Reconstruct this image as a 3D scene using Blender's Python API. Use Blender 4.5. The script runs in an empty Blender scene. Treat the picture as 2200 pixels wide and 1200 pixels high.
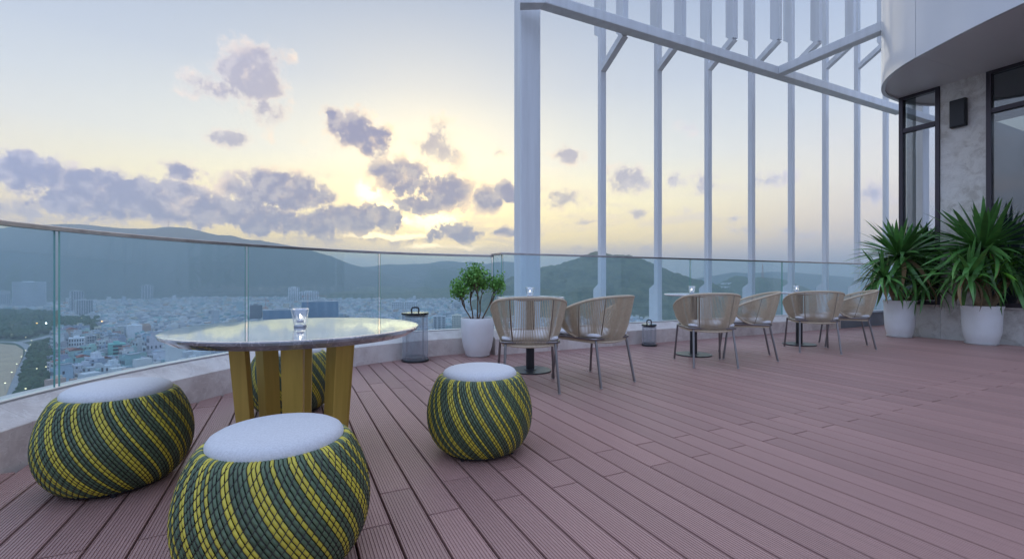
import bpy, bmesh, math, random
from mathutils import Vector, Matrix, noise
from mathutils.bvhtree import BVHTree

random.seed(7)
SC = bpy.context.scene
COL = SC.collection
R = math.radians
PI = math.pi
H = 0.92                    # eye height above the deck
F = 980.0                   # focal length in photo pixels (photo is 2200 wide)
HOR = 603.0
GZ = -100.0                 # city ground level below the terrace

# ------------------------------------------------------------------ camera
cam_d = bpy.data.cameras.new('camera')
cam = bpy.data.objects.new('camera', cam_d)
COL.objects.link(cam)
cam.location = (0, 0, H)
cam.rotation_euler = (R(90), 0, 0)
cam_d.sensor_width = 36
cam_d.lens = F / 2200 * 36
cam_d.shift_y = 3 / 2200
cam_d.clip_start = 0.05
cam_d.clip_end = 60000
SC.camera = cam
SC.view_settings.view_transform = 'Standard'
SC.view_settings.look = 'None'
SC.view_settings.exposure = 0.70
SC.view_settings.gamma = 1
SC.view_settings.use_curve_mapping = False
SC.render.engine = 'CYCLES'
SC.cycles.use_denoising = True
SC.cycles.max_bounces = 10
SC.cycles.diffuse_bounces = 4
SC.cycles.glossy_bounces = 4
SC.cycles.transmission_bounces = 8
SC.cycles.transparent_max_bounces = 24
SC.cycles.volume_bounces = 0
SC.cycles.sample_clamp_indirect = 6
SC.cycles.caustics_reflective = False
SC.cycles.caustics_refractive = False


# ------------------------------------------------------------------ node helper
class NT:
    def __init__(s, tree):
        s.t = tree
        s.n = tree.nodes
        s.l = tree.links

    def new(s, typ, **kw):
        n = s.n.new(typ)
        for k, v in kw.items():
            setattr(n, k, v)
        return n

    def put(s, sock, v):
        if isinstance(v, bpy.types.NodeSocket):
            s.l.new(v, sock)
        elif v is not None:
            sock.default_value = v

    def m(s, op, a, b=None, c=None, clamp=False):
        n = s.new('ShaderNodeMath', operation=op, use_clamp=clamp)
        s.put(n.inputs[0], a)
        if b is not None:
            s.put(n.inputs[1], b)
        if c is not None:
            s.put(n.inputs[2], c)
        return n.outputs[0]

    def mix(s, f, a, b, blend='MIX'):
        n = s.new('ShaderNodeMix', data_type='RGBA', blend_type=blend)
        s.put(n.inputs[0], f)
        for sock, v in ((n.inputs[6], a), (n.inputs[7], b)):
            s.put(sock, (*v, 1) if isinstance(v, tuple) and len(v) == 3 else v)
        return n.outputs[2]

    def ramp(s, f, stops, interp='LINEAR'):
        n = s.new('ShaderNodeValToRGB')
        n.color_ramp.interpolation = interp
        e = n.color_ramp.elements
        while len(e) < len(stops):
            e.new(0.5)
        for el, (p, c) in zip(e, stops):
            el.position = p
            el.color = (*c, 1) if len(c) == 3 else c
        s.put(n.inputs[0], f)
        return n.outputs[0]

    def smooth(s, x, a, b):
        n = s.new('ShaderNodeMapRange', interpolation_type='SMOOTHSTEP')
        s.put(n.inputs[0], x)
        n.inputs[1].default_value = a
        n.inputs[2].default_value = b
        return n.outputs[0]

    def noise(s, vec, scale, detail=4, rough=0.55, dist=0.0):
        n = s.new('ShaderNodeTexNoise')
        if vec is not None:
            s.put(n.inputs['Vector'], vec)
        n.inputs['Scale'].default_value = scale
        n.inputs['Detail'].default_value = detail
        n.inputs['Roughness'].default_value = rough
        n.inputs['Distortion'].default_value = dist
        return n.outputs['Fac'], n.outputs['Color']


def lin(*c):
    return tuple((x / 255 / 12.92) if x / 255 <= 0.04045 else ((x / 255 + 0.055) / 1.055) ** 2.4 for x in c)


# ------------------------------------------------------------------ world: dusk sky
W = bpy.data.worlds.new('World')
SC.world = W
W.use_nodes = True
W.cycles.sampling_method = 'MANUAL'
W.cycles.sample_map_resolution = 1024
nt = NT(W.node_tree)
nt.n.clear()
tc = nt.new('ShaderNodeTexCoord')
sep = nt.new('ShaderNodeSeparateXYZ')
nt.l.new(tc.outputs['Generated'], sep.inputs[0])
dx, dy, dz = sep.outputs
az = nt.m('ARCTAN2', dx, dy)
el = nt.m('ARCSINE', nt.m('MINIMUM', nt.m('MAXIMUM', dz, -1.0), 1.0))
SUN_AZ, SUN_EL = math.atan((925 - 1100) / F), R(7.2)
elu = nt.m('DIVIDE', nt.m('MAXIMUM', el, 0.0), R(90))
def up(k, *c):
    return tuple(x * k * 0.745 for x in lin(*c))


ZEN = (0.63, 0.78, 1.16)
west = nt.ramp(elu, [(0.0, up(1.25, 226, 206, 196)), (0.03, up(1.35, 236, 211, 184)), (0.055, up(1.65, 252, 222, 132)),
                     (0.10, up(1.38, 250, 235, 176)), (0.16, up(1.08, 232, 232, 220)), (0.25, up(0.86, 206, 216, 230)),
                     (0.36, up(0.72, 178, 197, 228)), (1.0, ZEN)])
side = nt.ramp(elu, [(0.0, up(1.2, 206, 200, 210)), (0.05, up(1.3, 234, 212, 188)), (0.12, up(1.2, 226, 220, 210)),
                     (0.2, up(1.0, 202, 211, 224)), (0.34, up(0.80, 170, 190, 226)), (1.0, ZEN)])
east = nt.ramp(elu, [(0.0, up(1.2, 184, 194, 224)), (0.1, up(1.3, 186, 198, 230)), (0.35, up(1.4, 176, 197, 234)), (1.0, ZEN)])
ca = nt.m('COSINE', nt.m('SUBTRACT', az, SUN_AZ))
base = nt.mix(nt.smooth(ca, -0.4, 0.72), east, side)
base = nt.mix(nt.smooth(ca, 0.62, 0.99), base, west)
# glow round the hidden sun
sd = (math.sin(SUN_AZ) * math.cos(SUN_EL), math.cos(SUN_AZ) * math.cos(SUN_EL), math.sin(SUN_EL))
dot = nt.new('ShaderNodeVectorMath', operation='DOT_PRODUCT')
nt.l.new(tc.outputs['Generated'], dot.inputs[0])
dot.inputs[1].default_value = sd
ang = nt.m('ARCCOSINE', nt.m('MINIMUM', dot.outputs['Value'], 0.99999))
glow = nt.m('POWER', 2.718, nt.m('MULTIPLY', ang, -7.0))
base = nt.mix(nt.m('MULTIPLY', glow, 0.70), base, (2.5, 1.85, 0.66))

# clouds: soft cumulus banks low over the hills, as seen from the terrace
def sky_pos(x, y):
    a = math.atan((x - 1100) / F)
    return a, math.atan((HOR - y) / F * math.cos(a)), math.cos(a)

comb = nt.new('ShaderNodeCombineXYZ')
nt.put(comb.inputs[0], az)
nt.put(comb.inputs[1], el)
skyv = comb.outputs[0]
_, wn = nt.noise(tc.outputs['Generated'], 10.0, 7, 0.66)
wsub = nt.new('ShaderNodeVectorMath', operation='SUBTRACT')
nt.l.new(wn, wsub.inputs[0])
wsub.inputs[1].default_value = (0.5, 0.5, 0.5)
wsc = nt.new('ShaderNodeVectorMath', operation='MULTIPLY')
nt.l.new(wsub.outputs[0], wsc.inputs[0])
wsc.inputs[1].default_value = (0.12, 0.06, 0.0)
wadd = nt.new('ShaderNodeVectorMath', operation='ADD')
nt.l.new(skyv, wadd.inputs[0])
nt.l.new(wsc.outputs[0], wadd.inputs[1])
warped = wadd.outputs[0]
fb, _ = nt.noise(tc.outputs['Generated'], 22.0, 9, 0.68)
fb2, _ = nt.noise(tc.outputs['Generated'], 7.0, 3, 0.5)

def blobs(lst, vec):
    acc = None
    for (x, y, w, h, s) in lst:
        a0, e0, c = sky_pos(x, y)
        mp = nt.new('ShaderNodeMapping', vector_type='TEXTURE')
        nt.l.new(vec, mp.inputs[0])
        mp.inputs['Location'].default_value = (a0, e0, 0)
        mp.inputs['Scale'].default_value = (w / F * c * c, h / F * c, 1)
        g = nt.new('ShaderNodeTexGradient', gradient_type='SPHERICAL')
        nt.l.new(mp.outputs[0], g.inputs[0])
        v = g.outputs['Fac']
        if s != 1:
            v = nt.m('MULTIPLY', v, s)
        acc = v if acc is None else nt.m('MAXIMUM', acc, v)
    return acc

thick = [(60, 375, 190, 70, 1), (-20, 365, 140, 75, 1), (385, 366, 75, 40, .9), (235, 405, 130, 66, 1.15), (330, 424, 230, 62, 1.2),
         (450, 454, 280, 56, 1.2), (560, 475, 190, 44, 1.1), (585, 408, 180, 62, 1.2), (665, 432, 120, 42, 1.1), (180, 440, 170, 50, 1),
         (775, 466, 160, 48, 1.1), (700, 482, 110, 36, 1), (985, 500, 105, 34, .95), (1085, 502, 100, 20, .8),
         (760, 282, 85, 62, 1), (716, 262, 52, 50, .9), (806, 306, 58, 56, .95), (868, 380, 95, 62, 1.05), (950, 408, 100, 56, 1.1),
         (900, 435, 95, 32, .9), (820, 362, 60, 40, .8), (1046, 426, 50, 48, .9), (1095, 414, 55, 46, .9)]
soft = [(530, 158, 130, 82, 1.1), (452, 182, 110, 46, .95), (575, 135, 80, 54, .9), (582, 240, 76, 56, .8), (490, 296, 64, 28, .74),
        (945, 305, 84, 74, .9), (920, 280, 42, 34, .55), (1215, 335, 72, 34, .9), (1212, 425, 75, 36, .8), (1165, 405, 50, 34, .7),
        (1355, 386, 72, 44, .95), (1440, 390, 48, 30, .8), (1515, 394, 62, 34, .85), (1055, 330, 40, 16, .6), (1660, 388, 90, 26, .6),
        (1600, 498, 90, 18, .55), (1705, 497, 80, 20, .6), (1890, 415, 80, 44, .75), (1400, 456, 120, 22, .7), (1250, 477, 90, 13, .6),
        (1580, 474, 80, 10, .55), (1480, 270, 60, 22, .5), (60, 450, 260, 60, .72), (260, 470, 200, 34, .62), (620, 505, 330, 26, .6),
        (900, 515, 300, 18, .6), (1270, 536, 330, 22, .5), (610, 300, 50, 16, .45)]
b1 = blobs(thick, warped)
b2 = blobs(soft, warped)
fbc = nt.m('SUBTRACT', fb, 0.5)
d1 = nt.m('MULTIPLY', nt.smooth(nt.m('ADD', b1, nt.m('MULTIPLY', fbc, 2.2)), 0.15, 0.54), nt.smooth(b1, 0.0, 0.14))
d2 = nt.m('MULTIPLY', nt.m('MULTIPLY', nt.smooth(nt.m('ADD', b2, nt.m('MULTIPLY', fbc, 2.5)), 0.18, 0.74), 0.84), nt.smooth(b2, 0.0, 0.14))
# the same kind of cloud, thinly scattered, all round the sky
mp = nt.new('ShaderNodeMapping')
nt.l.new(tc.outputs['Generated'], mp.inputs[0])
mp.inputs['Scale'].default_value = (1, 1, 2.6)
fb3, _ = nt.noise(mp.outputs[0], 4.2, 6, 0.55)
d3 = nt.m('MULTIPLY', nt.smooth(fb3, 0.60, 0.74), nt.smooth(ca, 0.66, 0.3))
d3 = nt.m('MULTIPLY', nt.m('MULTIPLY', d3, 0.6), nt.smooth(el, 0.02, 0.12))
mp4 = nt.new('ShaderNodeMapping')
nt.l.new(tc.outputs['Generated'], mp4.inputs[0])
mp4.inputs['Scale'].default_value = (1, 1, 5.5)
fb4, _ = nt.noise(mp4.outputs[0], 6.5, 8, 0.6, 0.6)
d4 = nt.m('MULTIPLY', nt.smooth(fb4, 0.50, 0.68), nt.m('MULTIPLY', nt.smooth(el, 0.01, 0.05), nt.smooth(el, 0.30, 0.10)))
d4 = nt.m('MULTIPLY', d4, 0.6)
dens = nt.m('MAXIMUM', nt.m('MAXIMUM', nt.m('MAXIMUM', d1, d2), d3), d4)
core = nt.m('MULTIPLY', dens, nt.smooth(nt.m('ADD', nt.m('MAXIMUM', b1, b2), nt.m('MULTIPLY', nt.m('SUBTRACT', fb2, 0.5), 0.9)), 0.15, 0.62))
edge_c = nt.mix(nt.smooth(ang, 0.75, 0.06), lin(214, 202, 204), up(1.6, 244, 212, 160))
core_c = nt.mix(nt.smooth(ang, 0.9, 0.1), lin(132, 140, 178), lin(124, 118, 142))
core = nt.m('MULTIPLY', core, nt.smooth(fb, 0.22, 0.52))
cc = nt.mix(core, edge_c, core_c)
# the side of each billow that faces the sun and the upper sky is lighter than the side turned away
shf = nt.new('ShaderNodeVectorMath', operation='ADD')
nt.l.new(tc.outputs['Generated'], shf.inputs[0])
shf.inputs[1].default_value = (-0.004, 0.0, 0.016)
fbs, _ = nt.noise(shf.outputs[0], 17.0, 5, 0.58)
fba, _ = nt.noise(tc.outputs['Generated'], 17.0, 5, 0.58)
lit = nt.smooth(nt.m('SUBTRACT', fba, fbs), -0.03, 0.12)
cc = nt.mix(nt.m('MULTIPLY', lit, 0.5), cc, nt.mix(nt.smooth(ang, 0.8, 0.05), lin(196, 192, 208), up(1.1, 226, 208, 184)))
skyc = nt.mix(nt.m('MULTIPLY', dens, 0.94), base, cc)
# bright gaps where the sun breaks through between the banks
gap = blobs([(926, 474, 80, 34, 1), (870, 470, 50, 18, .8), (800, 416, 60, 42, .62), (850, 507, 130, 9, .9), (912, 531, 80, 9, .85), (1000, 532, 90, 6, .5), (830, 440, 60, 20, .5)], warped)
gv = nt.m('MULTIPLY', nt.smooth(nt.m('ADD', gap, nt.m('MULTIPLY', fbc, 1.1)), 0.12, 0.62), nt.m('MULTIPLY', nt.smooth(d1, 1.0, 0.35), nt.smooth(gap, 0.0, 0.12)))
skyc = nt.mix(gv, skyc, (2.6, 2.05, 0.95))
# below the horizon the dome is the dim haze colour of the far plain
skyc = nt.mix(nt.smooth(el, 0.0, -0.03), skyc, lin(150, 160, 185))
bg = nt.new('ShaderNodeBackground')
nt.l.new(skyc, bg.inputs[0])
bg.inputs[1].default_value = 1.0
wo = nt.new('ShaderNodeOutputWorld')
nt.l.new(bg.outputs[0], wo.inputs[0])

# the veiled low sun: broad, weak, warm
sun_d = bpy.data.lights.new('sun', 'SUN')
sun = bpy.data.objects.new('sun', sun_d)
COL.objects.link(sun)
sun_d.energy = 0.5
sun_d.angle = R(80)
sun_d.color = (1.0, 0.88, 0.68)
sdir = Vector((math.sin(SUN_AZ) * math.cos(R(14)), math.cos(SUN_AZ) * math.cos(R(14)), math.sin(R(14))))
sun.rotation_euler = sdir.to_track_quat('Z', 'Y').to_euler()

# ------------------------------------------------------------------ helpers
TH = math.atan2(475, 980)
CU, SU = math.cos(TH), math.sin(TH)


def L(p, q, z=0.0):
    """terrace frame (p along the straight railing, q outward along the planks) to world"""
    return Vector((CU * p - SU * q, SU * p + CU * q, z))


def at(x, y, Y):
    return Vector(((x - 1100) / F * Y, Y, H + (HOR - y) / F * Y))


def ground(x, y, z=GZ):
    Y = F * (H - z) / (y - HOR)
    return Vector(((x - 1100) / F * Y, Y, z))


class MB:
    def __init__(s):
        s.v = []
        s.f = []
        s.mi = []

    def add(s, vs, fs, mi=0):
        o = len(s.v)
        s.v += [tuple(v) for v in vs]
        s.f += [tuple(i + o for i in f) for f in fs]
        s.mi += [mi] * len(fs)
        return s

    def hexa(s, c8, mi=0):
        """c8: bottom 4 (ccw from above) then top 4"""
        return s.add(c8, [(3, 2, 1, 0), (4, 5, 6, 7), (0, 1, 5, 4), (1, 2, 6, 5), (2, 3, 7, 6), (3, 0, 4, 7)], mi)

    def box(s, x0, x1, y0, y1, z0, z1, mi=0, fn=None):
        c = [(x0, y0, z0), (x1, y0, z0), (x1, y1, z0), (x0, y1, z0), (x0, y0, z1), (x1, y0, z1), (x1, y1, z1), (x0, y1, z1)]
        if fn:
            c = [fn(*p) for p in c]
        return s.hexa(c, mi)

    def tube(s, path, r, n=8, closed=False, mi=0, caps=True):
        path = [Vector(p) for p in path]
        N = len(path)
        rr = r if isinstance(r, (list, tuple)) else [r] * N
        rings = []
        prev = None
        for i in range(N):
            if closed:
                t = path[(i + 1) % N] - path[i - 1]
            else:
                t = path[min(i + 1, N - 1)] - path[max(i - 1, 0)]
            t.normalize()
            if prev is None:
                a = t.orthogonal().normalized()
            else:
                a = prev - t * prev.dot(t)
                a = a.normalized() if a.length > 1e-6 else t.orthogonal().normalized()
            prev = a
            b = t.cross(a)
            rings.append([path[i] + (a * math.cos(2 * PI * k / n) + b * math.sin(2 * PI * k / n)) * rr[i] for k in range(n)])
        vs = [v for ring in rings for v in ring]
        fs = []
        for i in range(N if closed else N - 1):
            j = (i + 1) % N
            for k in range(n):
                k2 = (k + 1) % n
                fs.append((i * n + k, i * n + k2, j * n + k2, j * n + k))
        if not closed and caps:
            fs.append(tuple(reversed(range(n))))
            fs.append(tuple((N - 1) * n + k for k in range(n)))
        return s.add(vs, fs, mi)

    def lathe(s, prof, n=32, mi=0, c=(0, 0, 0), rf=None):
        # a ring just inside each flat cap keeps the cap's shading flat up to its rim
        prof = list(prof)
        if prof[-1][0] == 0 and abs(prof[-1][1] - prof[-2][1]) < 1e-6:
            prof.insert(len(prof) - 1, (prof[-2][0] * 0.985, prof[-2][1]))
        if prof[0][0] == 0 and abs(prof[0][1] - prof[1][1]) < 1e-6:
            prof.insert(1, (prof[1][0] * 0.985, prof[1][1]))
        vs = []
        for (r, z) in prof:
            for k in range(n):
                a = 2 * PI * k / n
                q = r * (rf(a, z) if rf else 1)
                vs.append((c[0] + q * math.cos(a), c[1] + q * math.sin(a), c[2] + z))
        fs = []
        for i in range(len(prof) - 1):
            for k in range(n):
                k2 = (k + 1) % n
                fs.append((i * n + k, i * n + k2, (i + 1) * n + k2, (i + 1) * n + k))
        if prof[0][0] > 1e-5:
            fs.append(tuple(reversed(range(n))))
        if prof[-1][0] > 1e-5:
            fs.append(tuple((len(prof) - 1) * n + k for k in range(n)))
        return s.add(vs, fs, mi)

    def mesh(s, name, mats, smooth=False):
        me = bpy.data.meshes.new(name)
        me.from_pydata(s.v, [], s.f)
        for m in (mats if isinstance(mats, (list, tuple)) else [mats]):
            me.materials.append(m)
        if any(s.mi):
            me.polygons.foreach_set('material_index', s.mi)
        me.validate()
        if smooth:
            me.polygons.foreach_set('use_smooth', [True] * len(me.polygons))
            try:
                me.set_sharp_from_angle(angle=R(smooth if smooth is not True else 40))
            except Exception:
                pass
        me.update()
        return me

    def obj(s, name, mats, parent=None, smooth=False, loc=None):
        return link(name, s.mesh(name, mats, smooth), parent, loc)


def link(name, me, parent=None, loc=None, rot=0.0):
    o = bpy.data.objects.new(name, me)
    COL.objects.link(o)
    if parent is not None:
        o.parent = parent
    if loc is not None:
        o.location = loc
    if rot:
        o.rotation_euler[2] = rot
    return o


def bevel(o, w=0.004, seg=2):
    m = o.modifiers.new('edge', 'BEVEL')
    m.width = w
    m.segments = seg
    m.limit_method = 'ANGLE'
    m.angle_limit = R(50)
    m.harden_normals = False
    return o


def thing(name, label, cat, loc=(0, 0, 0), rot=0.0, group=None):
    return tag(link(name, None, None, loc, rot), label, cat, group)


def tag(o, label, cat, group=None):
    o['label'] = label
    o['category'] = cat
    if group:
        o['group'] = group
    return o


def kind(o, k):
    o['kind'] = k
    return o


def copy_thing(root, loc, rot, label):
    c = root.copy()
    COL.objects.link(c)
    c.location = loc
    c.rotation_euler[2] = rot
    c['label'] = label
    for ch in root.children:
        d = ch.copy()
        COL.objects.link(d)
        d.parent = c
        for g in ch.children:
            e = g.copy()
            COL.objects.link(e)
            e.parent = d
    return c


def cr(pts, n, closed=False):
    """Catmull-Rom through pts, n samples per span"""
    P = [Vector(p) for p in pts]
    N = len(P)
    out = []
    for i in range(N if closed else N - 1):
        if closed:
            a, b, c, d = P[i - 1], P[i], P[(i + 1) % N], P[(i + 2) % N]
        else:
            a, b, c, d = P[max(i - 1, 0)], P[i], P[i + 1], P[min(i + 2, N - 1)]
        for k in range(n):
            t = k / n
            out.append(0.5 * ((2 * b) + (c - a) * t + (2 * a - 5 * b + 4 * c - d) * t * t + (3 * b - a - 3 * c + d) * t ** 3))
    if not closed:
        out.append(P[-1])
    return out


def interp(xs, ys, x):
    if x <= xs[0]:
        return ys[0]
    for i in range(len(xs) - 1):
        if x <= xs[i + 1]:
            t = (x - xs[i]) / (xs[i + 1] - xs[i])
            return ys[i] + (ys[i + 1] - ys[i]) * t
    return ys[-1]


# ------------------------------------------------------------------ materials
def pbr(name, col, rough=0.5, metal=0.0, spec=0.5, var=None, vscale=5.0, vdet=5, bump=None, coat=0.0, rand=0.0, sheen=0.0, coords='Object', stretch=None):
    """col: base colour; var: second colour mixed by noise; bump: (scale, strength, distance); rand: brightness change per object"""
    m = bpy.data.materials.new(name)
    m.use_nodes = True
    t = NT(m.node_tree)
    b = t.n['Principled BSDF']
    tcn = t.new('ShaderNodeTexCoord')
    vec = tcn.outputs[coords]
    if stretch:
        mp_ = t.new('ShaderNodeMapping')
        t.l.new(vec, mp_.inputs[0])
        mp_.inputs['Scale'].default_value = stretch
        vec = mp_.outputs[0]
    c = (*col, 1)
    if var is not None:
        f, _ = t.noise(vec, vscale, vdet, 0.6)
        c = t.mix(t.smooth(f, 0.3, 0.7), col, var)
    if rand:
        oi = t.new('ShaderNodeObjectInfo')
        k = t.m('MULTIPLY_ADD', oi.outputs['Random'], rand * 2, 1 - rand)
        cm = t.new('ShaderNodeCombineXYZ')
        for i in range(3):
            t.put(cm.inputs[i], k)
        c = t.mix(1.0, c, cm.outputs[0], 'MULTIPLY')
    t.put(b.inputs['Base Color'], c)
    b.inputs['Roughness'].default_value = rough
    b.inputs['Metallic'].default_value = metal
    b.inputs['Specular IOR Level'].default_value = spec
    b.inputs['Coat Weight'].default_value = coat
    b.inputs['Coat Roughness'].default_value = 0.05
    b.inputs['Sheen Weight'].default_value = sheen
    if bump:
        f2, _ = t.noise(vec, bump[0], 4, 0.6)
        bn = t.new('ShaderNodeBump')
        bn.inputs['Strength'].default_value = bump[1]
        bn.inputs['Distance'].default_value = bump[2]
        t.l.new(f2, bn.inputs['Height'])
        t.l.new(bn.outputs[0], b.inputs['Normal'])
    return m


def emit(name, col, s):
    m = bpy.data.materials.new(name)
    m.use_nodes = True
    b = m.node_tree.nodes['Principled BSDF']
    b.inputs['Base Color'].default_value = (*col, 1)
    b.inputs['Emission Color'].default_value = (*col, 1)
    b.inputs['Emission Strength'].default_value = s
    return m


def glassy(name, tint, f0=0.04, power=5.0, rough=0.0, film=0.0):
    """thin pane: tinted transparency with a mirror layer that grows towards grazing angles; film: share of pale blue diffuse mixed into the pane"""
    m = bpy.data.materials.new(name)
    m.use_nodes = True
    t = NT(m.node_tree)
    t.n.clear()
    lw = t.new('ShaderNodeLayerWeight')
    lw.inputs[0].default_value = 0.5
    fr = t.m('MULTIPLY_ADD', t.m('POWER', lw.outputs['Facing'], power), 1 - f0, f0, clamp=True)
    tr = t.new('ShaderNodeBsdfTransparent')
    tr.inputs[0].default_value = (*tint, 1)
    gl = t.new('ShaderNodeBsdfGlossy')
    gl.inputs[0].default_value = (1, 1, 1, 1)
    gl.inputs['Roughness'].default_value = rough
    out = tr.outputs[0]
    if film:
        df = t.new('ShaderNodeBsdfDiffuse')
        df.inputs[0].default_value = (0.58, 0.78, 0.90, 1)
        mf = t.new('ShaderNodeMixShader')
        mf.inputs[0].default_value = film
        t.l.new(out, mf.inputs[1])
        t.l.new(df.outputs[0], mf.inputs[2])
        out = mf.outputs[0]
    mx = t.new('ShaderNodeMixShader')
    t.l.new(fr, mx.inputs[0])
    t.l.new(out, mx.inputs[1])
    t.l.new(gl.outputs[0], mx.inputs[2])
    o = t.new('ShaderNodeOutputMaterial')
    t.l.new(mx.outputs[0], o.inputs[0])
    return m


def stone_mat(name, base, dark, vein, sc=6.0, pits=True, rough=0.5):
    m = bpy.data.materials.new(name)
    m.use_nodes = True
    t = NT(m.node_tree)
    b = t.n['Principled BSDF']
    g = t.new('ShaderNodeTexCoord').outputs['Object']
    f, c = t.noise(g, sc, 7, 0.62, 0.6)
    f2, _ = t.noise(g, sc * 0.35, 3, 0.5)
    f3, _ = t.noise(g, sc * 5, 5, 0.65, 0.8)
    col = t.mix(t.smooth(f, 0.38, 0.66), base, dark)
    col = t.mix(t.m('MULTIPLY', t.smooth(f2, 0.48, 0.64), 0.5), col, vein)
    if pits:
        col = t.mix(t.m('MULTIPLY', t.smooth(f3, 0.60, 0.72), 0.55), col, tuple(x * 0.55 for x in dark))
    v = t.new('ShaderNodeTexNoise')
    t.l.new(g, v.inputs['Vector'])
    v.inputs['Scale'].default_value = sc * 0.8
    v.inputs['Detail'].default_value = 4
    v.inputs['Distortion'].default_value = 2.0
    line = t.smooth(t.m('ABSOLUTE', t.m('SUBTRACT', v.outputs['Fac'], 0.5)), 0.022, 0.0)
    col = t.mix(t.m('MULTIPLY', line, 0.45), col, vein)
    oi = t.new('ShaderNodeObjectInfo')
    k = t.m('MULTIPLY_ADD', oi.outputs['Random'], 0.12, 0.94)
    cm = t.new('ShaderNodeCombineXYZ')
    for i in range(3):
        t.put(cm.inputs[i], k)
    col = t.mix(1.0, col, cm.outputs[0], 'MULTIPLY')
    t.put(b.inputs['Base Color'], col)
    b.inputs['Roughness'].default_value = rough
    bn = t.new('ShaderNodeBump')
    bn.inputs['Strength'].default_value = 0.3 if pits else 0.0
    bn.inputs['Distance'].default_value = 0.004
    t.l.new(f3, bn.inputs['Height'])
    t.l.new(bn.outputs[0], b.inputs['Normal'])
    return m


M = {}
M['plank'] = pbr('composite_plank', (0.430, 0.252, 0.222), 0.46, spec=0.5, var=(0.370, 0.215, 0.192), vscale=3.0, bump=(120, 0.25, 0.0015), rand=0.09, coords='Generated', stretch=(6, 1, 1))
M['subfloor'] = pbr('dark_subfloor', (0.012, 0.009, 0.010), 0.9)
M['curb_stone'] = stone_mat('travertine', (0.68, 0.59, 0.54), (0.56, 0.47, 0.43), (0.78, 0.72, 0.68), 7.0)
M['panel_stone'] = stone_mat('cladding_stone', (0.78, 0.74, 0.69), (0.56, 0.51, 0.46), (0.84, 0.81, 0.78), 6.5)
M['white_steel'] = pbr('white_painted_steel', (0.77, 0.785, 0.81), 0.45, var=(0.68, 0.69, 0.71), vscale=1.5, bump=(30, 0.08, 0.002), stretch=(5, 5, 0.3))
M['rail_steel'] = pbr('brushed_rail_steel', (0.46, 0.43, 0.42), 0.30, metal=1.0, var=(0.36, 0.33, 0.325), vscale=9)
M['channel'] = pbr('steel_channel', (0.62, 0.62, 0.63), 0.35, metal=0.9)
M['pane'] = glassy('railing_glass', (0.865, 0.955, 0.985), 0.03, 5.0, film=0.035)
M['pane_edge'] = pbr('green_glass_edge', (0.17, 0.44, 0.38), 0.12, spec=0.8, coat=0.5)
M['white_pot'] = pbr('white_glazed_pot', (0.82, 0.82, 0.83), 0.32, coat=0.15, var=(0.76, 0.755, 0.745), vscale=3.5, bump=(14, 0.05, 0.004))
M['soil'] = pbr('potting_soil', (0.035, 0.020, 0.014), 0.95, var=(0.06, 0.035, 0.02), vscale=40, bump=(60, 0.8, 0.01))
M['bark'] = pbr('brown_bark', (0.17, 0.115, 0.075), 0.85, var=(0.10, 0.065, 0.045), vscale=25, bump=(50, 0.6, 0.004))
M['yucca_bark'] = pbr('ringed_pale_bark', (0.27, 0.19, 0.11), 0.85, var=(0.15, 0.10, 0.055), vscale=14, bump=(30, 0.7, 0.008), stretch=(1, 1, 5))
M['leaf'] = pbr('small_green_leaf', (0.11, 0.30, 0.055), 0.45, var=(0.18, 0.40, 0.07), vscale=14)
M['blade'] = pbr('dark_strap_leaf', (0.060, 0.185, 0.045), 0.36, var=(0.115, 0.285, 0.06), vscale=5, rand=0.35)
M['blade_young'] = pbr('young_strap_leaf', (0.13, 0.36, 0.035), 0.4, var=(0.17, 0.42, 0.05), vscale=5, rand=0.25)
M['blade_dry'] = pbr('dry_strap_leaf', (0.20, 0.13, 0.06), 0.7, rand=0.3)
M['strap_green'] = pbr('green_woven_strap', (0.100, 0.145, 0.080), 0.38, spec=0.5, var=(0.072, 0.110, 0.058), vscale=20, rand=0.22)
M['strap_yellow'] = pbr('yellow_woven_strap', (0.60, 0.50, 0.055), 0.40, var=(0.52, 0.42, 0.045), vscale=20, rand=0.12)
M['cord'] = pbr('brown_binding_cord', (0.030, 0.020, 0.018), 0.5)
M['stool_core'] = pbr('dark_stool_core', (0.020, 0.016, 0.013), 0.8)
M['fabric'] = pbr('pale_grey_fabric', (0.64, 0.63, 0.64), 0.92, sheen=0.25, var=(0.55, 0.54, 0.55), vscale=180, vdet=2, bump=(420, 0.22, 0.0012))
M['black_metal'] = pbr('black_powder_metal', (0.022, 0.022, 0.026), 0.38, metal=0.3, spec=0.6)
M['leg_metal'] = pbr('dark_bronze_tube', (0.24, 0.22, 0.22), 0.32, metal=0.85)
M['rope'] = pbr('tan_rope', (0.60, 0.50, 0.37), 0.8, var=(0.52, 0.43, 0.31), vscale=40, bump=(300, 0.4, 0.001))
M['seat_white'] = pbr('white_seat_fabric', (0.72, 0.72, 0.74), 0.9, sheen=0.2, bump=(300, 0.3, 0.001))
M['gold'] = pbr('brushed_gold_leg', (0.64, 0.43, 0.10), 0.38, metal=0.30, var=(0.55, 0.36, 0.08), vscale=30, stretch=(1, 1, 0.03))
M['white_marble'] = stone_mat('white_marble', (0.78, 0.78, 0.78), (0.70, 0.70, 0.71), (0.5, 0.5, 0.52), 9.0, False, 0.12)
M['grey_marble'] = stone_mat('grey_marble', (0.25, 0.25, 0.275), (0.19, 0.185, 0.20), (0.58, 0.55, 0.56), 9.0, False, 0.05)
for k_ in ('grey_marble', 'white_marble'):
    b_ = M[k_].node_tree.nodes['Principled BSDF']
    b_.inputs['Coat Weight'].default_value = 1.0
    b_.inputs['Coat Roughness'].default_value = 0.03
    b_.inputs['Coat IOR'].default_value = 1.7
M['lantern_glass'] = glassy('ribbed_glass', (0.90, 0.92, 0.94), 0.12, 1.8, film=0.14)
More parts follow.
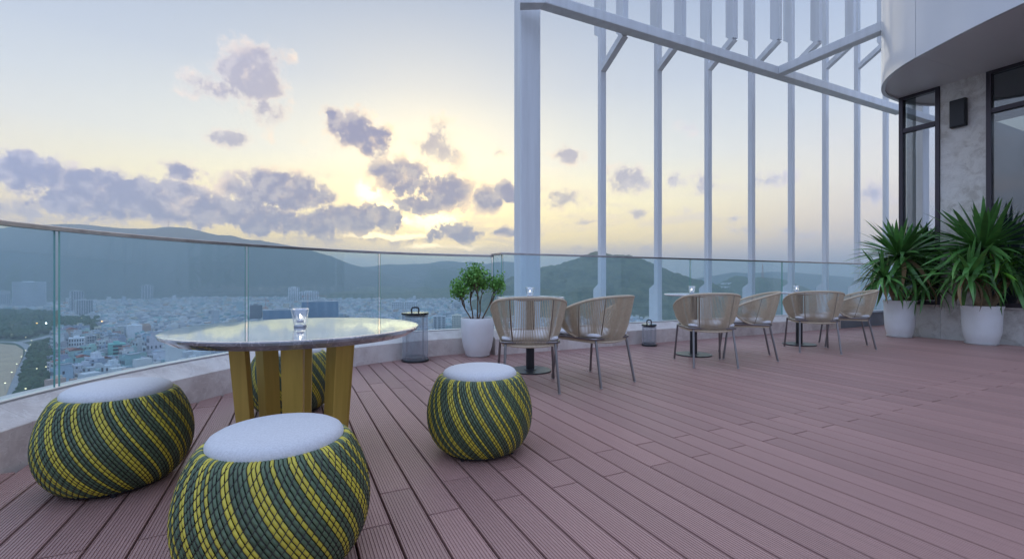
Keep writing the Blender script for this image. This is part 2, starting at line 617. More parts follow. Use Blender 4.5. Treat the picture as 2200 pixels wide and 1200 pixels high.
M['lid_metal'] = pbr('polished_black_lid', (0.05, 0.05, 0.055), 0.12, metal=0.9)
M['tin'] = pbr('grey_tin_cup', (0.45, 0.47, 0.52), 0.35, metal=0.7)
M['crystal'] = glassy('clear_crystal', (0.95, 0.965, 0.985), 0.14, 1.6)
M['flame'] = emit('small_warm_flame', (1.0, 0.93, 0.78), 3.2)
M['wax'] = pbr('white_wax', (0.8, 0.8, 0.8), 0.5)
M['fascia'] = pbr('white_metal_panel', (0.74, 0.75, 0.78), 0.22, spec=0.6, coat=0.2, var=(0.70, 0.71, 0.74), vscale=0.8)
M['soffit'] = pbr('grey_soffit_panel', (0.72, 0.69, 0.71), 0.40, var=(0.68, 0.65, 0.67), vscale=0.7)
M['frame'] = pbr('dark_window_frame', (0.060, 0.050, 0.062), 0.35, metal=0.4)
M['window'] = glassy('tinted_window', (0.50, 0.55, 0.56), 0.15, 4.0)
M['mirror_window'] = glassy('mirrored_window', (0.45, 0.55, 0.55), 0.72, 4.0)
M['speaker'] = pbr('black_speaker', (0.010, 0.010, 0.012), 0.6)
M['room_wall'] = pbr('brown_room_wall', (0.20, 0.15, 0.095), 0.8, var=(0.15, 0.11, 0.07), vscale=1.2)
M['room_dark'] = pbr('dark_room_floor', (0.06, 0.05, 0.05), 0.4)
M['grey_block'] = pbr('blue_grey_render', (0.20, 0.22, 0.26), 0.7, var=(0.17, 0.19, 0.23), vscale=3)

# ------------------------------------------------------------------ terrain: ground, shore, hills
M['city_ground'] = pbr('city_ground', (0.10, 0.11, 0.10), 0.9, var=(0.07, 0.095, 0.065), vscale=0.012, vdet=8, coords='Object')
M['sand'] = pbr('beach_sand', (0.50, 0.38, 0.24), 0.9, var=(0.42, 0.31, 0.20), vscale=0.05)
M['road'] = pbr('promenade_paving', (0.36, 0.36, 0.36), 0.9, var=(0.28, 0.28, 0.29), vscale=0.08)
M['lawn'] = pbr('park_lawn', (0.055, 0.10, 0.045), 0.9, var=(0.035, 0.07, 0.03), vscale=0.06)
M['sea'] = pbr('bay_water', (0.05, 0.09, 0.11), 0.15)
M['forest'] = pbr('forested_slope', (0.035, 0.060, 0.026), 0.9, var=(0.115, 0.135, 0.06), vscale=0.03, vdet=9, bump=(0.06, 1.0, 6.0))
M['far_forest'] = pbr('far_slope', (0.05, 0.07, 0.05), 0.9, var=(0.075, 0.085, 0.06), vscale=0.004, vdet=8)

g = MB().add([(-9000, -3000, GZ), (9000, -3000, GZ), (9000, 9000, GZ), (-9000, 9000, GZ)], [(0, 1, 2, 3)])
kind(g.obj('ground', M['city_ground']), 'structure')


def sheet(name, pix, z, mat):
    mb = MB()
    vs = [ground(x, y, z) for x, y in pix]
    mb.add(vs, [tuple(range(len(vs)))])
    return kind(mb.obj(name, mat), 'structure')


def strip(name, pix, w, z, mat):
    P = [ground(x, y, z) for x, y in pix]
    P = cr(P, 6)
    mb = MB()
    vs = []
    for i, p in enumerate(P):
        t = (P[min(i + 1, len(P) - 1)] - P[max(i - 1, 0)]).normalized()
        nn = Vector((-t.y, t.x, 0))
        vs += [p + nn * w / 2, p - nn * w / 2]
    fs = [(2 * i, 2 * i + 1, 2 * i + 3, 2 * i + 2) for i in range(len(P) - 1)]
    mb.add(vs, fs)
    return kind(mb.obj(name, mat), 'structure')


sheet('park_lawn', [(-2600, 712), (112, 716), (116, 1150), (-2600, 1150)], GZ + .3, M['lawn'])
sheet('beach', [(-2600, 738), (0, 738), (34, 741), (50, 751), (49, 765), (38, 790), (20, 830), (2, 880), (-40, 1150), (-2600, 1150)], GZ + .9, M['sand'])
sheet('sea', [(-2600, 745), (-900, 745), (-380, 752), (-230, 790), (-170, 880), (-200, 1150), (-2600, 1150)], GZ + 1.2, M['sea'])
strip('promenade', [(-1200, 733), (-500, 733), (-120, 733), (0, 733.5), (40, 736), (60, 746), (63, 760), (50, 790), (32, 830), (12, 880)], 9, GZ + .6, M['road'])
strip('avenue', [(40, 735), (90, 726), (112, 720), (150, 716), (185, 713), (215, 713)], 16, GZ + .5, M['road'])
strip('side_road', [(100, 880), (102, 800), (108, 760), (112, 722)], 7, GZ + .45, M['road'])
strip('park_road', [(20, 680), (70, 676), (110, 688), (150, 684), (190, 685), (225, 690)], 12, GZ + .4, M['road'])
sea = MB().add([(3200, 1900, GZ + .5), (9000, 1900, GZ + .5), (9000, 9000, GZ + .5), (3200, 9000, GZ + .5)], [(0, 1, 2, 3)])
kind(sea.obj('sea', M['sea']), 'structure')

HILLS = []


def hill(name, pts, Yc, Yb, mat, nx=160, ny=26, rough=0.10, tree=0.0, seed=0.0, gl=300.0):
    xs = [p[0] for p in pts]
    ys = [p[1] for p in pts]
    mb = MB()
    vs = []
    nback = 6
    for j in range(ny + 1 + nback):
        t = j / ny
        for i in range(nx + 1):
            x = xs[0] + (xs[-1] - xs[0]) * i / nx
            crest = H + (HOR - interp(xs, ys, x)) / F * Yc
            if t <= 1:
                Y = Yb + (Yc - Yb) * t
                s = t * t * (3 - 2 * t) * 0.45 + t * 0.55
            else:
                Y = Yc + (Yc - Yb) * (t - 1) * 2.2
                s = max(0.0, 1 - (t - 1) * ny / nback * 0.95)
            X = (x - 1100) / F * Y
            z = GZ + (crest - GZ) * s
            e = 4 * t * (1 - t) if t < 1 else 0.0
            n1 = noise.fractal(Vector((X / gl + seed, Y / gl, seed)), 1.0, 2.0, 5)
            rid = abs(noise.noise(Vector((X / (gl * .6) + seed, Y / (gl * 2.2), 3 + seed))))
            z += (crest - GZ) * rough * e * (n1 - 1.1 * rid)
            if tree:
                z += tree * noise.noise(Vector((X / 14, Y / 14, seed))) * min(1, t * 3)
            vs.append((X, Y, max(z, GZ - 2)))
    N = nx + 1
    fs = []
    for j in range(ny + nback):
        for i in range(nx):
            fs.append((j * N + i, j * N + i + 1, (j + 1) * N + i + 1, (j + 1) * N + i))
    mb.add(vs, fs)
    o = mb.obj(name, mat, smooth=60)
    kind(o, 'structure')
    HILLS.append((name, vs, fs))
    return o


hill('mountain_ridge', [(-700, 560), (-400, 520), (-120, 500), (0, 490), (60, 484), (140, 481), (170, 481.5), (200, 484), (250, 489.5), (300, 491.5), (335, 490.5),
     (345, 487.5), (365, 487), (400, 489), (430, 496), (470, 505), (500, 506), (530, 514.5), (560, 516), (590, 522), (650, 532), (675, 540), (712, 550),
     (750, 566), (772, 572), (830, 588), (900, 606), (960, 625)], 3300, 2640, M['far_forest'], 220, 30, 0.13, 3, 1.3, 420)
hill('far_hills', [(560, 590), (700, 578), (772, 573), (800, 572), (812, 570), (835, 567), (850, 568), (887, 567), (920, 566), (945, 561), (964, 560), (994, 563.5), (1015, 561.5),
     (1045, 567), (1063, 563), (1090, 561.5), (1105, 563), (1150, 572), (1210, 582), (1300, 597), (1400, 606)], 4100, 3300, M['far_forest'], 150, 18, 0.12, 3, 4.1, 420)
hill('low_wooded_ridge', [(640, 640), (700, 624), (750, 619), (790, 617), (825, 614.5), (860, 615.5), (887, 620), (910, 615.5), (934, 621), (964, 615.5), (990, 614), (1030, 612), (1070, 606),
     (1110, 603), (1180, 612), (1260, 640)], 2900, 2350, M['forest'], 150, 16, 0.14, 5, 7.7, 200)
hill('wooded_hill', [(1010, 650), (1040, 628), (1065, 608), (1090, 597.5), (1105, 593), (1140, 580), (1165, 572), (1195, 569), (1210, 564.5), (1240, 554), (1264, 545), (1282, 540), (1300, 542),
     (1312, 546.5), (1342, 548), (1375, 554), (1405, 566), (1434, 578.6), (1462, 589.5), (1489, 598), (1511, 602), (1533, 609), (1570, 625), (1620, 650), (1660, 675)], 1560, 1190, M['forest'], 260, 34, 0.12, 5, 2.2, 130)
hill('wooded_hill', [(1440, 650), (1500, 625), (1541, 609.5), (1557, 603), (1571, 595), (1584.5, 592), (1598, 593.6), (1612, 598.5), (1631, 595), (1653, 596.4), (1674, 598.5), (1691, 602),
     (1721, 614), (1748, 625), (1800, 650)], 2300, 1800, M['forest'], 150, 22, 0.10, 4, 9.1, 150)
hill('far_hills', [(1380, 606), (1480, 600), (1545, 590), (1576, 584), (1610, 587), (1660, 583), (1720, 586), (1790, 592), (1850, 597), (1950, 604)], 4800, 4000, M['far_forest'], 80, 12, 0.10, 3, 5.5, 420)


def on_hill(name_idx, x, y):
    n, vs, fs = HILLS[name_idx]
    bvh = BVHTree.FromPolygons([Vector(v) for v in vs], fs)
    d = Vector(((x - 1100) / F, 1, (HOR - y) / F)).normalized()
    hit = bvh.ray_cast(Vector((0, 0, H)), d)
    return hit[0]


# ------------------------------------------------------------------ terrace deck
PITCH, P0 = 0.1398, -0.774
CC = Vector((0.93629, 2.73063))      # centre of the curved parapet
CR = 3.4208
JOINTS = ((-0.2, 2.0, 4.2), (-0.465, 1.735, 3.935))


def circle_q(p):
    """q where the plank line p leaves the curved parapet's inner face"""
    pc = CU * CC.x + SU * CC.y
    qc = -SU * CC.x + CU * CC.y
    d = CR * CR - (p - pc) ** 2
    return None if d <= 0 else (qc - math.sqrt(d), qc + math.sqrt(d))


deck = MB()
ring = []
for k in range(60):
    a = R(66 + k * 3.2)
    ring.append((CC.x + (CR + .1) * math.cos(a), CC.y + (CR + .1) * math.sin(a)))
ring = [r_ for r_ in ring]
poly = [L(2.3, 5.3), *[Vector((x, y, 0)) for x, y in ring if Vector((x, y, 0)).dot(Vector((CU, SU, 0))) < 2.3], L(-1.2, -0.9), L(9.6, -2.2), L(9.6, 4.16), L(12.6, 4.16), L(12.6, 5.3)]
deck.add([(v.x, v.y, -0.034) for v in poly], [tuple(range(len(poly)))])
deck.add([(v.x, v.y, -0.40) for v in poly], [tuple(reversed(range(len(poly))))])
deck_o = kind(deck.obj('deck_floor', M['subfloor']), 'structure')

NG = 11
def plank_profile(w):
    pr = [(0.0, -0.028), (0.0, -0.0015), (0.0015, 0.0)]
    gp = w / NG
    for k in range(NG):
        c = gp * (k + 0.5)
        pr += [(c - 0.0022, 0.0), (c - 0.0012, -0.0032), (c + 0.0012, -0.0032), (c + 0.0022, 0.0)]
    pr += [(w - 0.0015, 0.0), (w, -0.0015), (w, -0.028)]
    return pr

PROF = plank_profile(PITCH - 0.0095)
plank_cache = {}
n_pl = 0
for k in range(-9, 94):
    pa = P0 + k * PITCH + 0.00475
    cq = circle_q(pa + PITCH / 2)
    top = 5.20 if pa + PITCH / 2 > 2.25 else (cq[1] + .05 if cq else None)
    if top is None:
        continue
    low = -1.4
    if pa > 9.27:
        low = 4.17
    if pa < 0.2:
        low = max(low, cq[0] - .05)
    js = [j for j in JOINTS[k % 2]]
    if k < 20:
        js = [j + 0.05 * min(1, (20 - k) / 20) for j in js]
    cuts = [low] + [j for j in js if low + .1 < j < top - .1] + [top]
    for a, b in zip(cuts[:-1], cuts[1:]):
        ln = round(b - a - (0.0085 if b != top else 0), 3)
        # leave out what lies wholly behind the camera's field of view
        c1 = L(pa + PITCH, b)
        c0 = L(pa, b)
        if max(c1.y, c0.y) < 0.75:
            continue
        key = ln
        if key not in plank_cache:
            mb = MB()
            n = len(PROF)
            mb.add([(x, 0, z) for x, z in PROF] + [(x, ln, z) for x, z in PROF],
                   [(i, n + i, n + i + 1, i + 1) for i in range(n - 1)] + [tuple(range(n)), tuple(reversed(range(n, 2 * n)))])
            plank_cache[key] = mb.mesh('plank', M['plank'])
        o = link('plank', plank_cache[key], deck_o, L(pa, a), TH)
        o.location.z = random.uniform(-0.0008, 0.0008)
        n_pl += 1

# ------------------------------------------------------------------ parapets
SEC = [(-0.0, -0.05), (0.0, 0.20), (0.16, 0.283), (0.34, 0.283), (0.34, -0.45), (0.0, -0.45)]   # (outward, z)


def curb_slab(fr, s0, s1, n=8):
    """fr(s, out) -> Vector; solid of the parapet section between s0 and s1"""
    mb = MB()
    sec = [(0.0, -0.05), (0.0, 0.197), (0.003, 0.2015), (0.158, 0.2815), (0.162, 0.283), (0.34, 0.283), (0.34, -0.45), (0.02, -0.45)]
    ns = len(sec)
    vs = []
    for i in range(n + 1):
        s = s0 + (s1 - s0) * i / n
        for (o, z) in sec:
            v = fr(s, o)
            vs.append((v.x, v.y, z))
    fs = []
    for i in range(n):
        for k in range(ns):
            k2 = (k + 1) % ns
            fs.append((i * ns + k, i * ns + k2, (i + 1) * ns + k2, (i + 1) * ns + k))
    fs += [tuple(range(ns)), tuple(reversed(range(n * ns, n * ns + ns)))]
    return mb.add(vs, fs)


def arc(s, out):
    """s: angle in degrees on the parapet circle"""
    a = R(s)
    return Vector((CC.x + (CR + out) * math.cos(a), CC.y + (CR + out) * math.sin(a), 0))


A_END = 109.5        # where the curved parapet meets the straight one
A_BEG = 232.0
cp = thing('parapet_wall', 'low curved travertine parapet wall under the curved glass at the left', 'wall')
s = A_END
step = 15.4
while s < A_BEG:
    e = min(s + step, A_BEG)
    curb_slab(arc, s + 0.012, e - 0.012, 8).obj('stone_slab', M['curb_stone'], cp)
    s = e
sp = thing('parapet_wall', 'straight travertine parapet wall behind the cafe tables', 'wall')
QS = 5.18
straight = lambda p, o: L(p, QS + o)
pp = 2.28
while pp < 9.55:
    e = min(pp + 1.05, 9.6)
    curb_slab(straight, pp + 0.0012, e - 0.0012, 1).obj('stone_slab', M['curb_stone'], sp)
    pp = e
# short return between the two
ret = MB()
ret.box(2.281, 2.62, QS + 0.342, QS + 0.80, -0.45, 0.282, fn=lambda x, y, z: L(x, y, z))
ret.obj('end_block', M['curb_stone'], sp)
lw = MB()
lw.box(9.605, 12.6, QS - 0.004, QS + 0.34, -0.03, 0.262, fn=lambda x, y, z: L(x, y, z))
lw.box(9.605, 12.6, QS - 0.02, QS + 0.345, 0.263, 0.283, fn=lambda x, y, z: L(x, y, z))
tag(bevel(lw.obj('low_wall', M['grey_block'])), 'low blue grey wall that continues the travertine parapet behind the left palm', 'wall')

# ------------------------------------------------------------------ glass railings
GR = CR + 0.20


def rail_z(deg):
    return interp([105, 150, 185, 235], [1.268, 1.262, 1.236, 1.225], deg)


def pane_curved(a0, a1, parent, zt):
    mb = MB()
    n = 14
    vs = []
    for i in range(n + 1):
        a = a0 + (a1 - a0) * i / n
        for (o, z) in ((-0.006, 0.27), (0.006, 0.27), (0.006, zt(a)), (-0.006, zt(a))):
            v = Vector((CC.x + (GR + o) * math.cos(R(a)), CC.y + (GR + o) * math.sin(R(a)), z))
            vs.append(v)
    fs, mi = [], []
    for i in range(n):
        for k in range(4):
            k2 = (k + 1) % 4
            fs.append((i * 4 + k, i * 4 + k2, (i + 1) * 4 + k2, (i + 1) * 4 + k))
            mi.append(0 if k in (1, 3) else 1)
    mb.add(vs, fs)
    mb.mi = mi
    mb.add(vs[:4], [(0, 1, 2, 3)], 1)
    mb.add(vs[-4:], [(3, 2, 1, 0)], 1)
    return mb.obj('glass_pane', [M['pane'], M['pane_edge']], parent)


def ang_of_px(x, r):
    """angle on circle r where photo column x meets it on the far side"""
    t = (x - 1100) / F
    lo, hi = 0.3, 12.0
    f_ = lambda Y: math.hypot(t * Y - CC.x, Y - CC.y) - r
    for _ in range(60):
        mid = (lo + hi) / 2
        if f_(mid) > 0:
            hi = mid
        else:
            lo = mid
    Y = hi
    return math.degrees(math.atan2(Y - CC.y, t * Y - CC.x)) % 360


gr = thing('glass_railing', 'curved frameless glass railing with a steel handrail at the left', 'railing')
edges_px = [1058, 815, 530, 122]
angs = [ang_of_px(x, GR) for x in edges_px]
angs.append(angs[-1] + (angs[-1] - angs[-2]) * 0.95)
angs.append(angs[-1] + (angs[-1] - angs[-2]))
GAPD = math.degrees(0.011 / GR)
for a0, a1 in zip(angs[:-1], angs[1:]):
    pane_curved(a0 + GAPD * 1.3, a1 - GAPD * 1.3, gr, lambda a: rail_z(a) - 0.012)


def bar_along(fr, ss, zf, w, h, mats, name, parent):
    mb = MB()
    vs = []
    sec = [(-w / 2, -h), (w / 2, -h), (w / 2, -0.004), (w / 2 - .004, 0), (-w / 2 + .004, 0), (-w / 2, -0.004)]
    ns = len(sec)
    for s_ in ss:
        for (o, z) in sec:
            v = fr(s_, o)
            vs.append((v.x, v.y, zf(s_) + z))
    fs = []
    for i in range(len(ss) - 1):
        for k in range(ns):
            k2 = (k + 1) % ns
            fs.append((i * ns + k, i * ns + k2, (i + 1) * ns + k2, (i + 1) * ns + k))
    n = len(ss) - 1
    fs += [tuple(range(ns)), tuple(reversed(range(n * ns, n * ns + ns)))]
    mb.add(vs, fs)
    return mb.obj(name, mats, parent, smooth=35)


arcs = [angs[0] - 0.1 + (angs[-1] - angs[0]) * i / 60 for i in range(61)]
bar_along(lambda s_, o: arc(s_, 0.20 + o), arcs, rail_z, 0.050, 0.026, M['rail_steel'], 'handrail', gr)
bar_along(lambda s_, o: arc(s_, 0.20 + o), arcs, lambda s_: 0.298, 0.05, 0.014, M['channel'], 'base_channel', gr)

gs = thing('glass_railing', 'straight frameless glass railing in front of the white steel posts', 'railing')
QG = QS + 0.20


def p_of_px(x, q):
    t = (x - 1100) / F
    Y = q / (CU - SU * t)
    return CU * t * Y + SU * Y


ZR = 1.285
pe = [p_of_px(1079, QG)] + [p_of_px(x, QG) for x in (1483, 1680)] + [12.6]
pe.insert(1, (pe[0] + pe[1]) / 2 - 0.0)
pe.pop(1)


def pane_straight(pa, qa, pb, qb, parent):
    a, b = L(pa, qa), L(pb, qb)
    t = (b - a).normalized()
    nn = Vector((-t.y, t.x, 0)) * 0.006
    mb = MB()
    vs = [a + nn, b + nn, b - nn, a - nn]
    c8 = [(v.x, v.y, 0.27) for v in vs] + [(v.x, v.y, ZR - 0.012) for v in vs]
    mb.hexa(c8)
    mb.mi = [1, 1, 0, 1, 0, 1]
    return mb.obj('glass_pane', [M['pane'], M['pane_edge']], parent)


for a, b in zip(pe[:-1], pe[1:]):
    pane_straight(a + 0.010, QG, b - 0.010, QG, gs)
cend = Vector((CC.x + GR * math.cos(R(angs[0])), CC.y + GR * math.sin(R(angs[0])), 0))
cp_, cq_ = CU * cend.x + SU * cend.y, -SU * cend.x + CU * cend.y
pane_straight(cp_ + 0.012, cq_ - 0.004, pe[0] - 0.002, QG + 0.012, gs)
bar_along(lambda s_, o: L(s_, QG + o), [pe[0] - 0.026, pe[-1]], lambda s_: ZR, 0.052, 0.024, M['rail_steel'], 'handrail', gs)
bar_along(lambda s_, o: L(s_, QG + o), [pe[0] - 0.02, pe[-1]], lambda s_: 0.298, 0.05, 0.014, M['channel'], 'base_channel', gs)
mb = MB()
a, b = L(cp_, cq_), L(pe[0], QG + 0.027)
t = (b - a).normalized()
nn = Vector((-t.y, t.x, 0)) * 0.026
vs = [a + nn, a - nn, b - nn, b + nn]
mb.hexa([(v.x, v.y, ZR - 0.026) for v in vs] + [(v.x, v.y, ZR - 0.002) for v in vs])
mb.obj('handrail', M['rail_steel'], gs)

# ------------------------------------------------------------------ white steel pergola frame
pg = thing('steel_pergola', 'tall white steel frame of slender posts and beams beyond the straight railing', 'pergola')
LP = lambda x, y, z: L(x, y, z)
QB = 5.80                                  # beam front face
BZ0, BZ1 = 4.99, 5.15
# outer ledge that carries the posts
ledge = MB().box(1.7, 13.6, QS + 0.345, 7.0, -0.45, 0.02, fn=LP)
kind(ledge.obj('roof_ledge', M['curb_stone']), 'structure')
pc0 = p_of_px(1172, QB)
b_ = MB().box(pc0, 13.4, QB, QB + 0.19, BZ0, BZ1, fn=LP)
bevel(b_.obj('beam', M['white_steel'], pg), 0.012)
# stub that turns towards the column
v0 = L(pc0 - 0.002, QB)
stub = MB()
x1 = v0.x
y0 = v0.y
stub.hexa([(x1 - 0.37, y0, BZ0), (x1, y0, BZ0), (L(pc0, QB + .19).x, L(pc0, QB + .19).y, BZ0), (x1 - 0.37, y0 + 0.19, BZ0),
           (x1 - 0.37, y0, BZ1), (x1, y0, BZ1), (L(pc0, QB + .19).x, L(pc0, QB + .19).y, BZ1), (x1 - 0.37, y0 + 0.19, BZ1)])
stub.obj('beam', M['white_steel'], pg)
qcol = -SU * (x1 - .37) + CU * (y0 + .192)
pcol = p_of_px(1118.5, qcol + 0.1)
col = MB().box(pcol, p_of_px(1162, qcol + 0.1), qcol + 0.1, qcol + 0.34, 0.02, 9.0, fn=LP)
bevel(col.obj('column', M['white_steel'], pg), 0.02)
# beam that turns back to the building
bp = p_of_px(1672, QB)
b2 = MB().box(bp, bp + 0.19, 3.9, QB - 0.003, BZ0, BZ1, fn=LP)
bevel(b2.obj('beam', M['white_steel'], pg), 0.012)
QP = QB + 0.82
posts_px = [1302.5, 1422.5, 1530, 1623, 1708, 1781, 1849, 1910]
pps = [p_of_px(x, QP) for x in posts_px]
stepp = (pps[-1] - pps[0]) / 7
pps += [pps[-1] + stepp * k for k in (1, 2, 3)]


def post_mesh(p1, qf, z0, zk0, zk1, zt, w=0.115, d=0.10, dbase=0.235, dhead=0.21, ch=0.09, base=True):
    """profile in (q, z), extruded along p; front face flush at qf"""
    if base:
        prof = [(qf, z0), (qf, zt), (qf + dhead, zt), (qf + dhead, zk1 + ch), (qf + d, zk1), (qf + d, zk0), (qf + dbase, zk0 - ch), (qf + dbase, z0)]
    else:
        prof = [(qf, z0), (qf, zt), (qf + dhead, zt), (qf + dhead, z0 + ch), (qf + d, z0)]
    n = len(prof)
    mb = MB()
    mb.add([L(p1 - w, q, z) for q, z in prof] + [L(p1, q, z) for q, z in prof],
           [(i, (i + 1) % n, n + (i + 1) % n, n + i) for i in range(n)] + [tuple(reversed(range(n))), tuple(range(n, 2 * n))])
    return mb


for i, p1 in enumerate(pps):
    zk = 5.31 + 0.28 * i
    o = post_mesh(p1, QP, 0.02, 0.86, zk, 9.6).obj('post', M['white_steel'], pg)
    bevel(o, 0.008)
    qf = QP - 0.60
    zf = zk - 0.28
    o = post_mesh(p1 + 0.0, qf, zf, 0, 0, 9.6, base=False, dhead=0.19).obj('fin', M['white_steel'], pg)
    bevel(o, 0.008)
    br = MB()
    za, zb = zf - 0.32, zf + 0.02
    br.hexa([L(p1 - 0.118, QP - 0.002, za - .06), L(p1 - .006, QP - 0.002, za - .06), L(p1 - .006, QP - 0.002, za + .06), L(p1 - 0.118, QP - 0.002, za + .06),
             L(p1 - 0.118, qf + .004, zb - .06), L(p1 - .006, qf + .004, zb - .06), L(p1 - .006, qf + .09, zb + .02), L(p1 - 0.118, qf + .09, zb + .02)])
    br.obj('brace', M['white_steel'], pg)

# ------------------------------------------------------------------ hotel building at the right
hb = thing('hotel_building', 'hotel wing with dark framed windows, stone cladding and a curved white canopy', 'building')
PW = 9.40
ZS = 4.05
Q_W = [4.15, 3.60, 3.06]                   # corner, narrow window / stone, stone / wide window


def wbox(q0, q1, z0, z1, p0=PW, p1=PW + 0.25):
    return MB().box(p0, p1, q0, q1, z0, z1, fn=LP)


# stone: dado and pier in slabs
wbox(3.602, 4.15, -0.05, 0.497).obj('stone_panel', M['panel_stone'], hb)
wbox(3.062, 3.598, -0.05, 0.497).obj('stone_panel', M['panel_stone'], hb)
for q0, q1 in ((1.80, 3.058), (0.55, 1.796), (-0.70, 0.546)):
    wbox(q0, q1, -0.05, 0.497).obj('stone_panel', M['panel_stone'], hb)
wbox(3.062, 3.598, 0.501, 4.049, PW + 0.0).obj('stone_panel', M['panel_stone'], hb)
# sills
wbox(3.602, 4.18, 0.502, 0.53, PW - 0.03, PW + 0.2).obj('sill', M['curb_stone'], hb)
wbox(-0.70, 3.058, 0.502, 0.53, PW - 0.03, PW + 0.2).obj('sill', M['curb_stone'], hb)


def window(q0, q1, z0, z1, zt, glass, split=None, end=0.058):
    w = link('window', None, hb)
    fr = MB()
    d0, d1 = PW - 0.02, PW + 0.10
    fr.box(d0, d1, q0, q0 + end, z0, z1, fn=LP)
    fr.box(d0, d1, q1 - end, q1, z0, z1, fn=LP)
    fr.box(d0 + .002, d1 - .002, q0 + end, q1 - end, z0, z0 + 0.06, fn=LP)
    fr.box(d0 + .002, d1 - .002, q0 + end, q1 - end, z1 - 0.05, z1, fn=LP)
    fr.box(d0 + .002, d1 - .002, q0 + end, q1 - end, zt - 0.035, zt + 0.035, fn=LP)
    bevel(fr.obj('frame', M['frame'], w), 0.004)
    cuts = [q0 + end] + (split or []) + [q1 - end]
    for k, (a, b) in enumerate(zip(cuts[:-1], cuts[1:])):
        gmat = glass[k % len(glass)]
        for (za, zb) in ((z0 + 0.06, zt - 0.035), (zt + 0.035, z1 - 0.05)):
            MB().box(PW + 0.03, PW + 0.042, a + .002, b - .002, za, zb, fn=LP).obj('pane', gmat, w)
    return w


window(3.602, 4.15, 0.532, 4.048, 3.47, [M['mirror_window'], M['window']], [3.93])
window(1.62, 3.058, 0.532, 4.048, 3.45, [M['window']])
window(0.18, 1.616, 0.532, 4.048, 3.45, [M['window']])
window(-0.70, 0.176, 0.532, 4.048, 3.45, [M['window']])
# corner return of the wing and the room behind the glass
MB().box(PW + 0.252, PW + 4.5, 3.95, 4.15, -0.45, 4.05, fn=LP).obj('side_wall', M['fascia'], hb)
MB().box(PW + 0.10, PW + 4.5, -0.9, 3.945, -0.06, 0.0, fn=LP).obj('room_floor', M['room_dark'], hb)
MB().box(PW + 4.52, PW + 4.7, -0.9, 4.15, -0.06, 4.05, fn=LP).obj('back_wall', M['room_wall'], hb)
MB().box(PW + 0.12, PW + 4.5, 3.905, 3.94, 0.0, 4.04, fn=LP).obj('curtain', M['grey_block'], hb)
MB().box(PW + 0.252, PW + 4.5, -1.0, -0.905, -0.06, 4.05, fn=LP).obj('side_wall', M['room_wall'], hb)
ct = MB()
ct.box(PW + 1.2, PW + 1.8, 1.0, 2.6, 0.0, 1.05, fn=LP)
ct.box(PW + 1.15, PW + 1.85, 0.95, 2.65, 1.052, 1.10, fn=LP)
ct.obj('counter', M['room_dark'], hb)

# canopy: soffit and curved fascia in panels
CAN = [(10.9, 4.16), (10.1, 4.18), (9.42, 4.20), (8.85, 4.14), (8.30, 3.86), (7.92, 3.45), (7.66, 2.92), (7.46, 2.42), (7.32, 1.9), (7.2, 1.2), (7.12, 0.4), (7.15, -0.5), (7.3, -1.4), (7.6, -2.3)]
edge = cr([(p, q, 0) for p, q in CAN], 8)
mbs = MB()
in_edge = []
vs_b = [L(v.x, v.y, ZS) for v in edge]
vs_t = [L(v.x, v.y, ZS + 0.09) for v in edge]
far = [L(12.5, -2.3, ZS), L(12.5, 4.16, ZS)]
poly = vs_b + far
mbs.add(poly, [tuple(range(len(poly)))])
mbs.add([v + Vector((0, 0, .05)) for v in poly], [tuple(reversed(range(len(poly))))])
mbs.obj('soffit', M['soffit'], hb)
# soffit joints: thin recess strips radiating inward
nE = len(edge)
pxs = [(abs(1100 + F * L(v.x, v.y).x / L(v.x, v.y).y - 1967) if v.y < 3.6 and L(v.x, v.y).y > .5 else 1e9, i) for i, v in enumerate(edge)]
seam = min(pxs)[1]
cuts = [0, 22, seam, nE - 14, nE - 1]
for c in cuts[1:-1]:
    e0 = edge[c]
    a = L(e0.x + 0.03, e0.y, ZS - 0.002)
    b = L(PW - 0.03, min(e0.y - 0.10 + 0.2 * (c > 60), 4.1), ZS - 0.002)
    t = (b - a).normalized()
    nn = Vector((-t.y, t.x, 0)) * 0.002
    m_ = MB()
    m_.hexa([a + nn, a - nn, b - nn, b + nn] + [v + Vector((0, 0, .0015)) for v in (a + nn, a - nn, b - nn, b + nn)])
    m_.obj('soffit_joint', M['soffit'], hb)
ZF = 9.0
for c0, c1 in zip(cuts[:-1], cuts[1:]):
    seg = edge[c0:c1 + 1]
    mbf = MB()
    P_ = [L(v.x, v.y, 0) for v in seg]
    # inset each panel a few millimetres so that the joints show
    P_[0] = P_[0] + (P_[1] - P_[0]).normalized() * 0.004
    P_[-1] = P_[-1] + (P_[-2] - P_[-1]).normalized() * 0.004
    n = len(P_)
    inn = []
    for i, p_ in enumerate(P_):
        t = (P_[min(i + 1, n - 1)] - P_[max(i - 1, 0)]).normalized()
        inn.append(p_ + Vector((-t.y, t.x, 0)) * 0.05)
    vs = []
    for p_, q_ in zip(P_, inn):
        vs += [(p_.x, p_.y, ZS - 0.03), (p_.x, p_.y, ZF), (q_.x, q_.y, ZF), (q_.x, q_.y, ZS - 0.03)]
    fs = []
    for i in range(n - 1):
        for k in range(4):
            k2 = (k + 1) % 4
            fs.append((i * 4 + k, i * 4 + k2, (i + 1) * 4 + k2, (i + 1) * 4 + k))
    fs += [(3, 2, 1, 0), tuple((n - 1) * 4 + k for k in range(4))]
    mbf.add(vs, fs)
    mbf.obj('fascia_panel', M['fascia'], hb, smooth=30)
